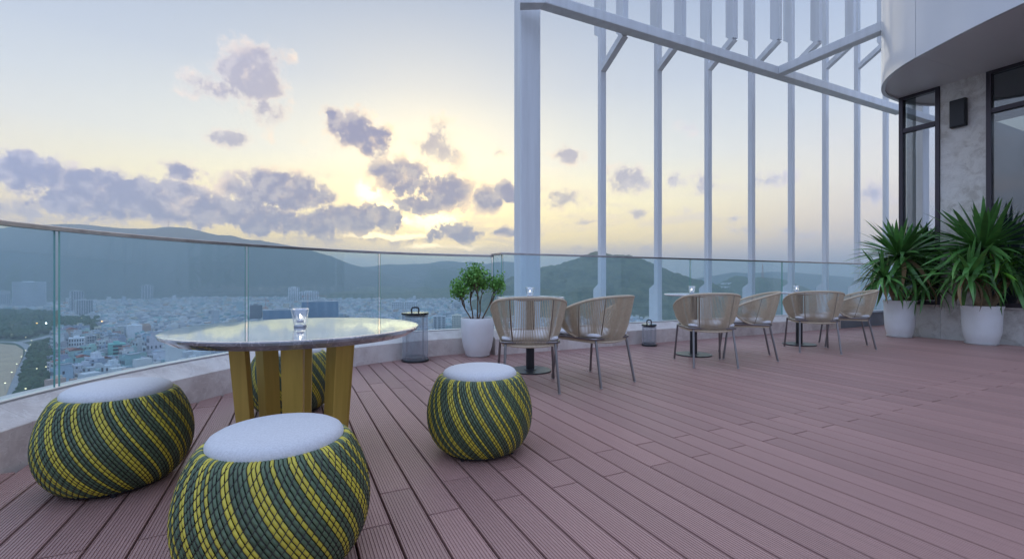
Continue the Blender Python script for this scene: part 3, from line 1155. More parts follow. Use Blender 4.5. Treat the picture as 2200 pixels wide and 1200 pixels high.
# speaker on the stone pier
ws = thing('wall_speaker', 'black box loudspeaker on the stone pier between the windows', 'speaker')
bx = MB().box(PW - 0.085, PW - 0.006, 3.262, 3.458, 3.31, 3.74, fn=LP)
bevel(bx.obj('cabinet', M['speaker'], ws), 0.012)
MB().box(PW - 0.092, PW - 0.086, 3.277, 3.443, 3.33, 3.72, fn=LP).obj('grille', M['black_metal'], ws)
MB().box(PW - 0.006, PW - 0.001, 3.36, 3.42, 3.48, 3.58, fn=LP).obj('bracket', M['black_metal'], ws)

# ------------------------------------------------------------------ woven stools
SP = [(0.186, 0.388), (0.192, 0.402), (0.206, 0.410), (0.221, 0.401), (0.238, 0.376), (0.262, 0.325), (0.279, 0.262), (0.285, 0.2), (0.278, 0.138), (0.259, 0.085), (0.233, 0.045), (0.205, 0.020)]
SPC = cr([(r_, 0, z_) for r_, z_ in SP], 6)
NS = 120
NCORD = 60
NP = len(SPC)
acc = [0.0]
for i in range(1, NP):
    acc.append(acc[-1] + (SPC[i] - SPC[i - 1]).length)
S0 = acc[18]                      # the twist starts outside the rim
def twist(s_):
    t = max(0.0, s_ - S0) / (acc[-1] - S0)
    return R(50) * (0.30 * t + 0.70 * t ** 1.3)
def ctwist(s_):
    t = max(0.0, s_ - S0) / (acc[-1] - S0)
    return R(58) * (0.6 * t + 0.4 * t ** 1.4)


def strap_mesh(par, mat):
    mb = MB()
    vs = []
    fine = []
    for i in range(NP - 1):
        for k in range(2):
            fine.append((i + k / 2, SPC[i].lerp(SPC[i + 1], k / 2), acc[i] + (acc[i + 1] - acc[i]) * k / 2))
    fine.append((NP - 1, SPC[-1], acc[-1]))
    J = 4
    for n_, (i, c, s_) in enumerate(fine):
        nxt = fine[min(n_ + 1, len(fine) - 1)][1]
        prv = fine[max(n_ - 1, 0)][1]
        t = (nxt - prv).normalized()
        nr, nz = -t.z, t.x
        if nr * (c.x - 0.1) + nz * (c.z - 0.2) < 0:
            nr, nz = -nr, -nz
        ph = (twist(s_) + ctwist(s_)) * NCORD / (2 * PI) + par * 0.5
        puff = abs(math.sin(PI * ph)) ** 0.6 if s_ > S0 else 0.75
        wid = (0.335 + 0.075 * puff) * 2 * PI / NS
        for j in range(J + 1):
            u_ = j / J * 2 - 1
            out = (1 - u_ * u_) * (0.0013 + 0.0014 * puff) - 0.0014 + 0.0015 * puff
            th = twist(s_) + u_ * wid
            r_ = c.x + nr * out
            vs.append((r_ * math.cos(th), r_ * math.sin(th), c.z + nz * out))
    m_ = len(fine)
    fs = [(i * (J + 1) + j, i * (J + 1) + j + 1, (i + 1) * (J + 1) + j + 1, (i + 1) * (J + 1) + j) for i in range(m_ - 1) for j in range(J)]
    mb.add(vs, [tuple(reversed(f)) for f in fs])
    return mb.mesh('strap', mat, smooth=True)


strap_me = {(par, c): strap_mesh(par, M['strap_' + c]) for par in (0, 1) for c in ('green', 'yellow')}
cord = MB()
for k in range(NCORD):
    a0 = 2 * PI * k / NCORD
    path = []
    for i in range(16, NP):
        c = SPC[i]
        th = a0 - ctwist(acc[i])
        r_ = c.x + 0.0014
        path.append((r_ * math.cos(th), r_ * math.sin(th), c.z))
    cord.tube(path, 0.0013, 4, caps=False)
    # the cord that runs beside each second strap
    path = []
    for i in range(16, NP):
        c = SPC[i]
        th = a0 + twist(acc[i]) + PI / NS
        r_ = c.x + 0.0002
        path.append((r_ * math.cos(th), r_ * math.sin(th), c.z))
    cord.tube(path, 0.0012, 3, caps=False)
cord_me = cord.mesh('cord_net', M['cord'], smooth=True)
core_me = MB().lathe([(0.05, 0.016)] + [(r_ - 0.006, z_) for r_, z_ in reversed(SP)][0:] + [(0.10, 0.384)], 48).mesh('core', M['stool_core'], smooth=True)
cush_me = MB().lathe([(0.02, 0.380), (0.186, 0.382), (0.1965, 0.392), (0.2015, 0.406), (0.2005, 0.420), (0.193, 0.432), (0.178, 0.4405), (0.150, 0.447), (0.10, 0.4515), (0.05, 0.4535), (0.0, 0.454)], 64).mesh('cushion', M['fabric'], smooth=60)
basem = MB()
basem.tube([(0.196 * math.cos(2 * PI * k / 48), 0.196 * math.sin(2 * PI * k / 48), 0.016) for k in range(48)], 0.007, 8, closed=True)
base_me = basem.mesh('base_ring', M['black_metal'], smooth=True)
foot_me = MB().lathe([(0.0, 0.0), (0.011, 0.0), (0.012, 0.012), (0.0, 0.013)], 12).mesh('foot', M['black_metal'], smooth=True)
PAT = ['yellow' if ch == 'Y' else 'green' for ch in 'YYYGGYGGGYYGGGYYGYGGGYYGGGGYYYGGYGGGYYGGYYGGGYYYGGGYGGYYGGGG' * 3][:NS]
PAT = PAT[:NS]


def stool(x, y, Yd, rot, label):
    s_ = thing('woven_stool', label, 'stool', (x, y, 0), rot, 'woven stools round the marble table')
    for k in range(NS):
        o = link('strap', strap_me[(k % 2, PAT[k])], s_)
        o.rotation_euler[2] = 2 * PI * k / NS
    kind(link('cord_net', cord_me, s_), 'stuff')
    link('core', core_me, s_)
    link('cushion', cush_me, s_)
    link('base_ring', base_me, s_)
    for k in range(4):
        link('foot', foot_me, s_, (0.19 * math.cos(k * PI / 2 + .3), 0.19 * math.sin(k * PI / 2 + .3), 0))
    return s_


stool((597 - 1100) / F * 1.485, 1.485, 0, 0.3, 'nearest woven stool, cut by the bottom edge, before the gold table legs')
stool((255 - 1100) / F * 2.10, 2.10, 0, 1.9, 'woven green and yellow stool beside the curved parapet, left of the marble table')
stool((1031 - 1100) / F * 2.51, 2.51, 0, 4.0, 'woven stool standing alone right of the marble table, nearest the cafe chairs')
stool((626 - 1100) / F * 3.28, 3.28, 0, 5.2, 'woven stool half hidden behind the gold legs of the marble table')

# ------------------------------------------------------------------ big marble table on gold legs
TX, TY, TZ, TR = -1.08, 2.335, 0.686, 0.59
dt = thing('marble_table', 'large round grey marble table on a cluster of gold legs', 'table', (TX, TY, 0))
top = MB().lathe([(0.0, TZ - 0.042), (TR - 0.045, TZ - 0.042), (TR - 0.006, TZ - 0.018), (TR, TZ - 0.006), (TR - 0.002, TZ - 0.0015), (TR - 0.006, TZ), (0.0, TZ)], 128)
top.obj('tabletop', M['grey_marble'], dt, smooth=22)
for a in (197, 152, 112, 62, 331, 288):
    ca_, sa_ = math.cos(R(a)), math.sin(R(a))
    def lg(r_, w_, d_, z_):
        return [Vector((ca_ * (r_ + i * d_) - sa_ * j * w_, sa_ * (r_ + i * d_) + ca_ * j * w_, z_)) for i, j in ((-.5, -.5), (.5, -.5), (.5, .5), (-.5, .5))]
    m_ = MB().hexa(lg(0.235, 0.078, 0.060, 0.0) + lg(0.285, 0.092, 0.072, TZ - 0.0425))
    bevel(m_.obj('leg', M['gold'], dt), 0.003)

# ------------------------------------------------------------------ candle holders
def candle(loc, rot, label, sc=1.0, first=[None]):
    if first[0] is None:
        c = thing('candle_holder', label, 'candle', loc, rot, 'glass tea light holders on the tables')
        def sq(w, z, n=24, rnd=0.55):
            pts = []
            for k in range(n):
                a = 2 * PI * k / n
                s_, t_ = math.cos(a), math.sin(a)
                e = 2 / 5.0
                pts.append((w * math.copysign(abs(s_) ** e, s_), w * math.copysign(abs(t_) ** e, t_), z))
            return pts
        sec = [(0.020, 0.012), (0.026, 0.012), (0.029, 0.016), (0.034, 0.050), (0.0405, 0.078), (0.042, 0.088), (0.040, 0.092), (0.034, 0.091), (0.027, 0.084), (0.023, 0.050), (0.019, 0.022), (0.004, 0.020)]
        mb_ = MB()
        vs_ = []
        for w, z in sec:
            vs_ += sq(w, z)
        fs_ = [(i * 24 + k, i * 24 + (k + 1) % 24, (i + 1) * 24 + (k + 1) % 24, (i + 1) * 24 + k) for i in range(len(sec) - 1) for k in range(24)]
        fs_ += [tuple(reversed(range(24))), tuple((len(sec) - 1) * 24 + k for k in range(24))]
        mb_.add(vs_, fs_)
        mb_.obj('glass_cup', M['crystal'], c, smooth=35)
        MB().lathe([(0.0, 0.0), (0.030, 0.0), (0.031, 0.003), (0.028, 0.0115), (0.0, 0.0115)], 24).obj('foot_disc', M['tin'], c, smooth=40)
        MB().lathe([(0.0, 0.023), (0.016, 0.023), (0.0165, 0.032), (0.010, 0.036), (0.004, 0.040), (0.0, 0.042)], 20).obj('tea_light', M['tin'], c, smooth=40)
        MB().lathe([(0.0, 0.043), (0.0035, 0.047), (0.004, 0.053), (0.0025, 0.061), (0.0, 0.068)], 10).obj('flame', M['flame'], c, smooth=True)
        first[0] = c
        return c
    return copy_thing(first[0], loc, rot, label)


candle((TX + 0.005, TY - 0.02, TZ + 0.001), R(20), 'glass tea light holder glowing in the middle of the big marble table')

# ------------------------------------------------------------------ cafe tables
TABS = [(1139, 795.5), (1490, 761.5), (1717, 739.5)]
tlabs = ['white cafe table nearest the potted bush at the railing corner', 'white cafe table in the middle of the row along the railing',
         'white cafe table farthest along the railing, nearest the palms']
clabs = ['glass tea light holder on the cafe table beside the potted bush', 'glass tea light holder on the middle cafe table',
         'glass tea light holder on the cafe table nearest the palms']
tab0 = None
for i, (x, y) in enumerate(TABS):
    v = ground(x, y, 0.0)
    if tab0 is None:
        tab0 = thing('cafe_table', tlabs[i], 'table', v, 0.2, 'small round cafe tables')
        MB().lathe([(0.0, 0.735), (0.335, 0.735), (0.347, 0.742), (0.35, 0.750), (0.348, 0.757), (0.344, 0.760), (0.0, 0.760)], 72).obj('tabletop', M['white_marble'], tab0, smooth=30)
        MB().lathe([(0.0, 0.014), (0.043, 0.014), (0.043, 0.718), (0.0, 0.718)], 28).obj('pillar', M['black_metal'], tab0, smooth=40)
        MB().lathe([(0.0, 0.718), (0.14, 0.718), (0.14, 0.7345), (0.0, 0.7345)], 28).obj('top_plate', M['black_metal'], tab0, smooth=40)
        MB().lathe([(0.0, 0.0), (0.213, 0.0), (0.215, 0.003), (0.215, 0.009), (0.212, 0.0125), (0.066, 0.0135), (0.064, 0.018), (0.046, 0.020), (0.0, 0.0205)], 56).obj('base_plate', M['black_metal'], tab0, smooth=30)
    else:
        copy_thing(tab0, v, 0.9 * i, tlabs[i])
    candle(v + Vector((0.0 - 0.01 * i, 0.03, 0.761)), 0.3 + i, clabs[i])

# ------------------------------------------------------------------ rope chairs
up_h = [(.285, .165, .565), (.303, .155, .608), (.317, .095, .648), (.320, -.03, .700), (.285, -.195, .752), (.175, -.310, .778), (0, -.345, .785)]
lo_h = [(.285, .165, .565), (.276, .142, .512), (.258, .075, .458), (.240, -.01, .420), (.218, -.115, .398), (.150, -.205, .385), (0, -.235, .380)]
mir = lambda pts: [(-x, y, z) for x, y, z in reversed(pts[:-1])]
UP = cr(up_h + mir(up_h), 10)
LO = cr(lo_h + mir(lo_h), 10)


def along(path, t):
    d = [0.0]
    for i in range(1, len(path)):
        d.append(d[-1] + (path[i] - path[i - 1]).length)
    s_ = t * d[-1]
    for i in range(len(path) - 1):
        if s_ <= d[i + 1] + 1e-9:
            k = (s_ - d[i]) / max(1e-9, d[i + 1] - d[i])
            return path[i].lerp(path[i + 1], k)
    return path[-1].copy()


def make_chair(label, loc, rot):
    c = thing('rope_chair', label, 'chair', loc, rot, 'tan rope chairs at the cafe tables')
    rim = MB().tube(UP + list(reversed(LO))[1:-1], 0.0125, 8, closed=True)
    rim.obj('rim', M['rope'], c, smooth=True)
    wv = MB()
    NR = 104
    for layer, off in ((0, 0.006), (1, -0.009)):
        for i in range(NR):
            t = (i + 0.5 + 0.5 * layer) / NR
            if t > 0.993:
                continue
            a, b = along(UP, t), along(LO, t)
            mid = (a + b) / 2
            outv = Vector((mid.x, mid.y + 0.02, 0)).normalized()
            ln = (a - b).length
            bul = 0.012 * ln / 0.4
            pts = [a + outv * off, a.lerp(b, .33) + outv * (off + bul * .75), a.lerp(b, .67) + outv * (off + bul), b + outv * off]
            wv.tube(pts, 0.0032, 4, caps=False)
    kind(wv.obj('rope_weave', M['rope'], c, smooth=True), 'stuff')
    for t in (0.22, 0.38, 0.62, 0.78):
        a, b = along(UP, t), along(LO, t)
        mid = (a + b) / 2
        outv = Vector((mid.x, mid.y + 0.02, 0)).normalized()
        MB().tube([a, a.lerp(b, .4) + outv * .006, a.lerp(b, .75) + outv * .008, b], 0.0055, 6).obj('back_rod', M['leg_metal'], c, smooth=True)
    # seat: frame, rope-wrapped platform, cushion
    def rr(w, d, y0, rad, z, n=5):
        pts = []
        for cx, cy, a0 in ((w - rad, d - rad, 0), (-w + rad, d - rad, 90), (-w + rad, -d + rad, 180), (w - rad, -d + rad, 270)):
            for k in range(n + 1):
                a = R(a0 + 90 * k / n)
                pts.append((cx + rad * math.cos(a), y0 + cy + rad * math.sin(a), z))
        return pts
    MB().tube(rr(0.243, 0.245, 0.02, 0.05, 0.412), 0.0105, 8, closed=True).obj('seat_frame', M['leg_metal'], c, smooth=True)
    pl = MB()
    lo_, hi_ = rr(0.232, 0.232, 0.02, 0.05, 0.378), rr(0.234, 0.236, 0.02, 0.05, 0.402)
    n = len(lo_)
    pl.add(lo_ + hi_, [(i, (i + 1) % n, n + (i + 1) % n, n + i) for i in range(n)] + [tuple(reversed(range(n))), tuple(range(n, 2 * n))])
    pl.obj('seat_deck', M['rope'], c, smooth=30)
    cu = MB()
    rings = [rr(0.215, 0.225, 0.02, 0.06, 0.4235), rr(0.232, 0.242, 0.02, 0.06, 0.430), rr(0.238, 0.248, 0.02, 0.065, 0.442), rr(0.232, 0.242, 0.02, 0.06, 0.457), rr(0.210, 0.220, 0.02, 0.06, 0.465), rr(0.11, 0.12, 0.02, 0.05, 0.470)]
    vs_ = [p for rg in rings for p in rg]
    fs_ = [(i * n + k, i * n + (k + 1) % n, (i + 1) * n + (k + 1) % n, (i + 1) * n + k) for i in range(len(rings) - 1) for k in range(n)]
    fs_ += [tuple(reversed(range(n))), tuple((len(rings) - 1) * n + k for k in range(n))]
    cu.add(vs_, fs_)
    cu.obj('cushion', M['seat_white'], c, smooth=50)
    for sx in (1, -1):
        for (fx, fy, tx, ty) in ((.262, .285, .238, .235), (.228, -.285, .205, -.205)):
            lg_ = MB().tube([(sx * fx, fy, 0.004), (sx * (fx + tx) / 2, (fy + ty) / 2, 0.205), (sx * tx, ty, 0.406)], 0.0115, 8)
            lo2 = lg_.obj('leg', M['leg_metal'], c, smooth=True)
            MB().lathe([(0.0, 0.0), (0.011, 0.0), (0.0125, 0.003), (0.0125, 0.008), (0.0, 0.0085)], 10, c=(sx * fx, fy, 0)).obj('glide', M['channel'], lo2, smooth=40)
    for ty in (.228, -.20):
        pass
    return c


CH = [(1.865, 3.52, 23, 'rope chair with its back to the camera at the table by the potted bush'),
      (2.54, 3.49, -12, 'rope chair turned left at the table by the potted bush, right of its pair'),
      (4.16, 3.63, 29, 'rope chair with its back to the camera at the middle cafe table'),
      (4.97, 3.73, -45, 'rope chair turned left with white seat showing at the middle cafe table'),
      (6.22, 3.70, 43, 'rope chair with its back to the camera at the farthest cafe table'),
      (7.045, 3.73, -38, 'rope chair turned left in front of the white palm pot')]
ch0 = None
for p, q, a, lab in CH:
    f2 = Vector((-SU, CU)) * math.cos(R(a)) + Vector((CU, SU)) * math.sin(R(a))
    rot = math.atan2(-f2.x, f2.y)
    loc = L(p, q, 0)
    if ch0 is None:
        ch0 = make_chair(lab, loc, rot)
    else:
        copy_thing(ch0, loc, rot, lab)

# ------------------------------------------------------------------ lanterns
def lantern(loc, r, h, label):
    c = thing('lantern', label, 'lantern', loc, 0.15, 'ribbed glass lanterns on the deck')
    MB().lathe([(0.0, 0.0), (r * 1.05, 0.0), (r * 1.07, 0.006), (r * 1.07, 0.016), (r * 1.03, 0.024), (0.0, 0.024)], 48).obj('base', M['black_metal'], c, smooth=35)
    ribs = int(2 * PI * r / 0.0145)
    n = ribs * 4
    gl = MB()
    vs_ = []
    for z in (0.0245, h - 0.021):
        for k in range(n):
            a = 2 * PI * k / n
            q = r * 0.96 + 0.0042 * abs(math.cos(a * ribs / 2))
            vs_.append((q * math.cos(a), q * math.sin(a), z))
    gl.add(vs_, [(k, (k + 1) % n, n + (k + 1) % n, n + k) for k in range(n)])
    gl.obj('glass_cylinder', M['lantern_glass'], c, smooth=25)
    MB().lathe([(0.0, h - 0.020), (r * 1.04, h - 0.020), (r * 1.07, h - 0.014), (r * 1.07, h - 0.006), (r * 1.04, h), (0.0, h)], 48).obj('lid', M['lid_metal'], c, smooth=35)
    hd = MB()
    w = 0.042 if r > .12 else 0.034
    hd.tube(cr([(-w * .9, 0, h), (-w, 0, h + 0.03), (-w * .75, 0, h + 0.054), (0, 0, h + 0.060), (w * .75, 0, h + 0.054), (w, 0, h + 0.03), (w * .9, 0, h)], 4), 0.0085, 8)
    hd.obj('handle', M['black_metal'], c, smooth=True)
    for k in range(4):
        a = PI / 4 + k * PI / 2
        MB().tube([(r * .86 * math.cos(a), r * .86 * math.sin(a), 0.024), (r * .86 * math.cos(a), r * .86 * math.sin(a), h - 0.02)], 0.003, 6).obj('rod', M['leg_metal'], c, smooth=True)
    MB().lathe([(0.0, 0.0245), (r * .80, 0.0245), (r * .80, 0.05), (0.0, 0.05)], 32).obj('candle_tray', M['black_metal'], c, smooth=40)
    MB().lathe([(r * .78, h - 0.045), (r * .80, h - 0.045), (r * .80, h - 0.0205), (r * .78, h - 0.0205)], 32).obj('lid_collar', M['black_metal'], c, smooth=40)
    return c


lantern(((892 - 1100) / F * 5.26, 5.26, 0), 0.147, 0.555, 'tall ribbed glass lantern left of the potted bush')
lantern(((1394.5 - 1100) / F * 6.48, 6.48, 0), 0.098, 0.305, 'short ribbed glass lantern by the straight parapet between the cafe tables')

# ------------------------------------------------------------------ potted plants
def pot(parent, prof, saucer, rim_r, zs, flutes=0):
    rf = (lambda a, z: 1 + (0.006 * math.sin(flutes * a + z * 9) if z < prof[3][1] else 0)) if flutes else None
    MB().lathe(prof, 96 if flutes else 56, rf=rf).obj('pot', M['white_pot'], parent, smooth=40)
    MB().lathe([(0.0, zs), (rim_r, zs), (rim_r * .8, zs + 0.012), (0.0, zs + 0.016)], 40).obj('soil', M['soil'], parent, smooth=40)
    if saucer:
        MB().lathe([(0.0, 0.0), (saucer - .02, 0.0), (saucer, 0.022), (saucer - .004, 0.024), (saucer - 0.022, 0.006), (0.0, 0.006)], 48, rf=lambda a, z: 1 + (0.012 * math.sin(a * 14) if z > .01 else 0)).obj('saucer', M['white_pot'], parent, smooth=40)


bush = thing('potted_bush', 'small leafy bush in a smooth white pot at the railing corner', 'potted plant', ((1026 - 1100) / F * 5.60, 5.60, 0))
pot(bush, [(0.0, 0.008), (0.135, 0.008), (0.15, 0.03), (0.178, 0.12), (0.198, 0.25), (0.205, 0.38), (0.207, 0.462), (0.203, 0.470), (0.193, 0.470), (0.190, 0.46), (0.188, 0.40), (0.0, 0.39)], 0.15, 0.187, 0.435)
rb = random.Random(5)
stems = MB()
leafpts = []
def grow(p, d, ln, r_, depth):
    mid = p + d * ln * .5 + Vector((rb.uniform(-1, 1), rb.uniform(-1, 1), 0)) * ln * .07
    q_ = p + d * ln
    stems.tube([p, mid, q_], [r_, r_ * .85, r_ * .68], 6)
    if depth == 0:
        for k in range(20):
            leafpts.append((q_ + Vector((rb.gauss(0, .05), rb.gauss(0, .05), rb.gauss(0.012, .055))), d))
        for k in range(10):
            leafpts.append((p.lerp(q_, rb.random()) + Vector((rb.gauss(0, .02), rb.gauss(0, .02), rb.gauss(0, .02))), d))
        return
    for k in range(rb.choice((2, 3, 3)) if depth > 1 else 3):
        nd = (d + Vector((rb.uniform(-.55, .55), rb.uniform(-.55, .55), rb.uniform(0, .45)))).normalized()
        grow(q_, nd, ln * rb.uniform(.58, .78), r_ * .66, depth - 1)
for (x, d, ln) in ((-0.055, (-0.16, 0.05, 1), .21), (0.0, (0.02, -.05, 1), .24), (0.045, (0.52, 0.1, 1), .20), (-0.065, (-0.62, 0.0, 1), .17), (0.01, (0.1, .35, 1), .2)):
    grow(Vector((x, rb.uniform(-.03, .03), 0.43)), Vector(d).normalized(), ln, 0.0105, 3)
stems.obj('trunk', M['bark'], bush, smooth=True)
lv = MB()
for (c, d) in leafpts:
    c = c.copy()
    # the crown keeps inside its rounded outline
    c.x = max(-.315, min(.325, c.x))
    if c.z > 1.135:
        continue
    ax = Vector((rb.uniform(-1, 1), rb.uniform(-1, 1), rb.uniform(-.2, .9))).normalized()
    sd_ = ax.cross(Vector((rb.uniform(-1, 1), rb.uniform(-1, 1), rb.uniform(-1, 1)))).normalized()
    up = ax.cross(sd_)
    l_, w_ = rb.uniform(.026, .044), rb.uniform(.009, .014)
    lv.add([c, c + ax * l_ * .5 + sd_ * w_ + up * .003, c + ax * l_, c + ax * l_ * .5 - sd_ * w_ + up * .003, ], [(0, 1, 2, 3)])
kind(lv.obj('foliage', M['leaf'], bush), 'stuff')

BL = {}
def blade_mesh(kindn, v):
    key = (kindn, v)
    if key not in BL:
        rr_ = random.Random(v + 11)
        droop = (0.05, 0.16, 0.30, 0.50)[v % 4]
        n = 7
        mb_ = MB()
        vs_ = []
        for i in range(n + 1):
            t = i / n
            w = 0.027 * (0.55 + 1.2 * t) * (1 - t ** 2.2) if t > .02 else 0.018
            w = max(w, 0.0006)
            x_ = t * (1 - droop * .35 * t)
            z_ = 0.10 * t - droop * t * t
            yy = 0.02 * math.sin(t * 3 + v) * t
            vs_ += [(x_, yy - w, z_ + w * .28), (x_, yy, z_), (x_, yy + w, z_ + w * .28)]
        fs_ = []
        for i in range(n):
            for k in range(2):
                fs_.append((i * 3 + k, i * 3 + k + 1, i * 3 + k + 4, i * 3 + k + 3))
        mb_.add(vs_, fs_)
        BL[key] = mb_.mesh('leaf', M[kindn], smooth=True)
    return BL[key]


def rosette(root, c, n, ln, rnd, up=(0, 0, 1), matn='blade', lowest=-0.6, dry=0.03):
    for i in range(n):
        z_ = lowest + (1 - lowest) * (i + .5) / n
        a = i * 2.39996 + rnd.uniform(-.3, .3)
        e = math.asin(max(-1, min(1, z_)))
        # young leaves stand up in the middle, old ones hang below
        v = 0 if z_ > .72 else (1 if z_ > .38 else (2 if z_ > -.1 else 3))
        if rnd.random() < .25:
            v = min(3, v + 1)
        mt = 'blade_dry' if (z_ < -.2 and rnd.random() < dry * 4) else matn
        o = link('leaf', blade_mesh(mt, v + 4 * rnd.randrange(2)), root, c)
        o.rotation_mode = 'XYZ'
        o.rotation_euler = (rnd.uniform(-.5, .5), -e, a)
        s_ = ln * rnd.uniform(.78, 1.1) * (1.0 if z_ < .8 else .85)
        o.scale = (s_, rnd.uniform(.85, 1.2) * (0.55 + .45 * ln / .6) , s_)


r2 = random.Random(21)
Y2 = 7.50
yu = thing('potted_palm', 'spiky palm in a white pot before the narrow window, left of its pair', 'potted plant', ((1933 - 1100) / F * Y2, Y2, 0), 0, 'spiky palms in white pots by the hotel wall')
pot(yu, [(0.0, 0.012), (0.150, 0.012), (0.168, 0.04), (0.196, 0.18), (0.206, 0.36), (0.210, 0.55), (0.222, 0.585), (0.226, 0.600), (0.212, 0.600), (0.200, 0.56), (0.196, 0.50), (0.0, 0.49)], 0.178, 0.196, 0.545, 28)
MB().tube(cr([(0, 0, .53), (-.01, 0, .80), (0.015, 0, 1.05), (0.0, 0, 1.30)], 4), [.058 - .0015 * k for k in range(13)], 12).obj('trunk', M['yucca_bark'], yu, smooth=True)
MB().tube(cr([(-.06, -.02, .53), (-.20, -.08, .72), (-.33, -.12, .93)], 4), [.036, .036, .035, .034, .033, .032, .031, .030, .03], 10).obj('trunk', M['yucca_bark'], yu, smooth=True)
MB().tube(cr([(.06, -.02, .53), (.20, -.06, .70), (.30, -.08, .88)], 4), [.036, .036, .035, .034, .033, .032, .031, .030, .03], 10).obj('trunk', M['yucca_bark'], yu, smooth=True)
rosette(yu, (0.0, 0, 1.31), 140, 0.84, r2, lowest=-.62)
rosette(yu, (-.35, -.12, 0.96), 70, 0.58, r2, lowest=-.7)
rosette(yu, (.32, -.08, 0.90), 80, 0.62, r2, lowest=-.7, dry=.05)

Y3 = 6.62
yu3 = thing('potted_palm', 'spiky palm in a white pot at the right edge, before the stone pier', 'potted plant', ((2109 - 1100) / F * Y3, Y3, 0), 0, 'spiky palms in white pots by the hotel wall')
pot(yu3, [(0.0, 0.012), (0.158, 0.012), (0.176, 0.04), (0.206, 0.17), (0.215, 0.34), (0.220, 0.50), (0.232, 0.545), (0.236, 0.560), (0.222, 0.560), (0.210, 0.53), (0.206, 0.48), (0.0, 0.47)], 0.186, 0.206, 0.51, 28)
MB().tube(cr([(0, 0, .50), (.015, 0, .72), (0.0, 0, 1.0), (0.01, 0, 1.32)], 4), [.085, .095, .10, .10, .095, .088, .08, .075, .07, .066, .062, .06, .058], 14).obj('trunk', M['yucca_bark'], yu3, smooth=True)
MB().tube(cr([(-.07, -.03, .50), (-.20, -.10, .72), (-.32, -.14, .96)], 4), [.045] * 9, 10).obj('trunk', M['yucca_bark'], yu3, smooth=True)
MB().tube(cr([(.07, -.03, .50), (.18, -.06, .72), (.30, -.08, .95)], 4), [.045] * 9, 10).obj('trunk', M['yucca_bark'], yu3, smooth=True)
rosette(yu3, (0.01, 0, 1.36), 145, 0.92, r2, lowest=-.62)
rosette(yu3, (-.33, -.14, 0.99), 58, 0.68, r2, lowest=-.7, dry=.05)
rosette(yu3, (.32, -.08, 0.98), 52, 0.66, r2, lowest=-.7)
rosette(yu3, (0.0, -.20, 1.02), 40, 0.44, r2, matn='blade_young', lowest=-.35, dry=0)

# ------------------------------------------------------------------ the city below
M['house_wall'] = None
def house_mat(name, island):
    m = bpy.data.materials.new(name)
    m.use_nodes = True
    t = NT(m.node_tree)
    b = t.n['Principled BSDF']
    if island:
        rnd = t.new('ShaderNodeNewGeometry').outputs['Random Per Island']
    else:
        rnd = None
    c = t.new('ShaderNodeObjectInfo').outputs['Color'] if rnd is None else t.ramp(rnd, [(0.0, (.62, .64, .66)), (.14, (.50, .52, .55)), (.28, (.72, .72, .70)), (.40, (.36, .50, .54)), (.50, (.60, .56, .47)), (.58, (.44, .47, .53)), (.68, (.70, .70, .72)),
                     (.78, (.30, .33, .38)), (.84, (.54, .36, .28)), (.89, (.38, .56, .55)), (.94, (.66, .64, .60))], 'CONSTANT')
    n_, _ = t.noise(t.new('ShaderNodeTexCoord').outputs['Object'], 0.35, 4)
    c = t.mix(t.m('MULTIPLY', n_, 0.3), c, (.30, .30, .30))
    t.put(b.inputs['Base Color'], c)
    b.inputs['Roughness'].default_value = 0.85
    return m


M['house'] = house_mat('painted_house', False)
M['houses'] = house_mat('painted_houses', True)
M['win'] = pbr('dark_house_window', (0.04, 0.05, 0.07), 0.3)
M['band_glass'] = pbr('grey_band_glazing', (0.24, 0.27, 0.31), 0.4)
M['roof_red'] = pbr('red_tin_roof', (0.28, 0.10, 0.075), 0.7, rand=.3)
M['roof_grey'] = pbr('grey_tin_roof', (0.32, 0.36, 0.42), 0.6, rand=.35)
M['concrete'] = pbr('pale_concrete', (0.52, 0.53, 0.55), 0.85, var=(0.44, 0.45, 0.47), vscale=.1)
M['white_paint'] = pbr('white_painted_wall', (0.78, 0.80, 0.82), 0.8, var=(0.70, 0.72, 0.75), vscale=.1)
M['turquoise'] = pbr('turquoise_wall', (0.22, 0.56, 0.50), 0.8, var=(0.19, 0.50, 0.45), vscale=.1)
M['net'] = pbr('blue_safety_net', (0.14, 0.24, 0.36), 0.85, var=(0.12, 0.21, 0.32), vscale=.12)
M['cream'] = pbr('cream_wall', (0.62, 0.58, 0.48), 0.8)
M['crane'] = pbr('red_crane_steel', (0.50, 0.20, 0.15), 0.6)
M['mast'] = pbr('grey_mast_steel', (0.30, 0.28, 0.30), 0.6)
M['tree'] = pbr('city_tree', (0.03, 0.065, 0.022), 0.9, var=(0.06, 0.10, 0.035), vscale=.25)
M['letter'] = pbr('white_sign_letter', (0.85, 0.86, 0.88), 0.5)
M['lamp'] = emit('lit_street_lamp', (1.0, 0.86, 0.52), 1.6)
M['lamp_white'] = emit('lit_white_lamp', (0.95, 1.0, 0.95), 10)
M['lamp_orange'] = emit('lit_orange_sign', (1.0, 0.50, 0.12), 7)

rc = random.Random(33)
special_px = []
special = []          # (x, y, radius) kept clear


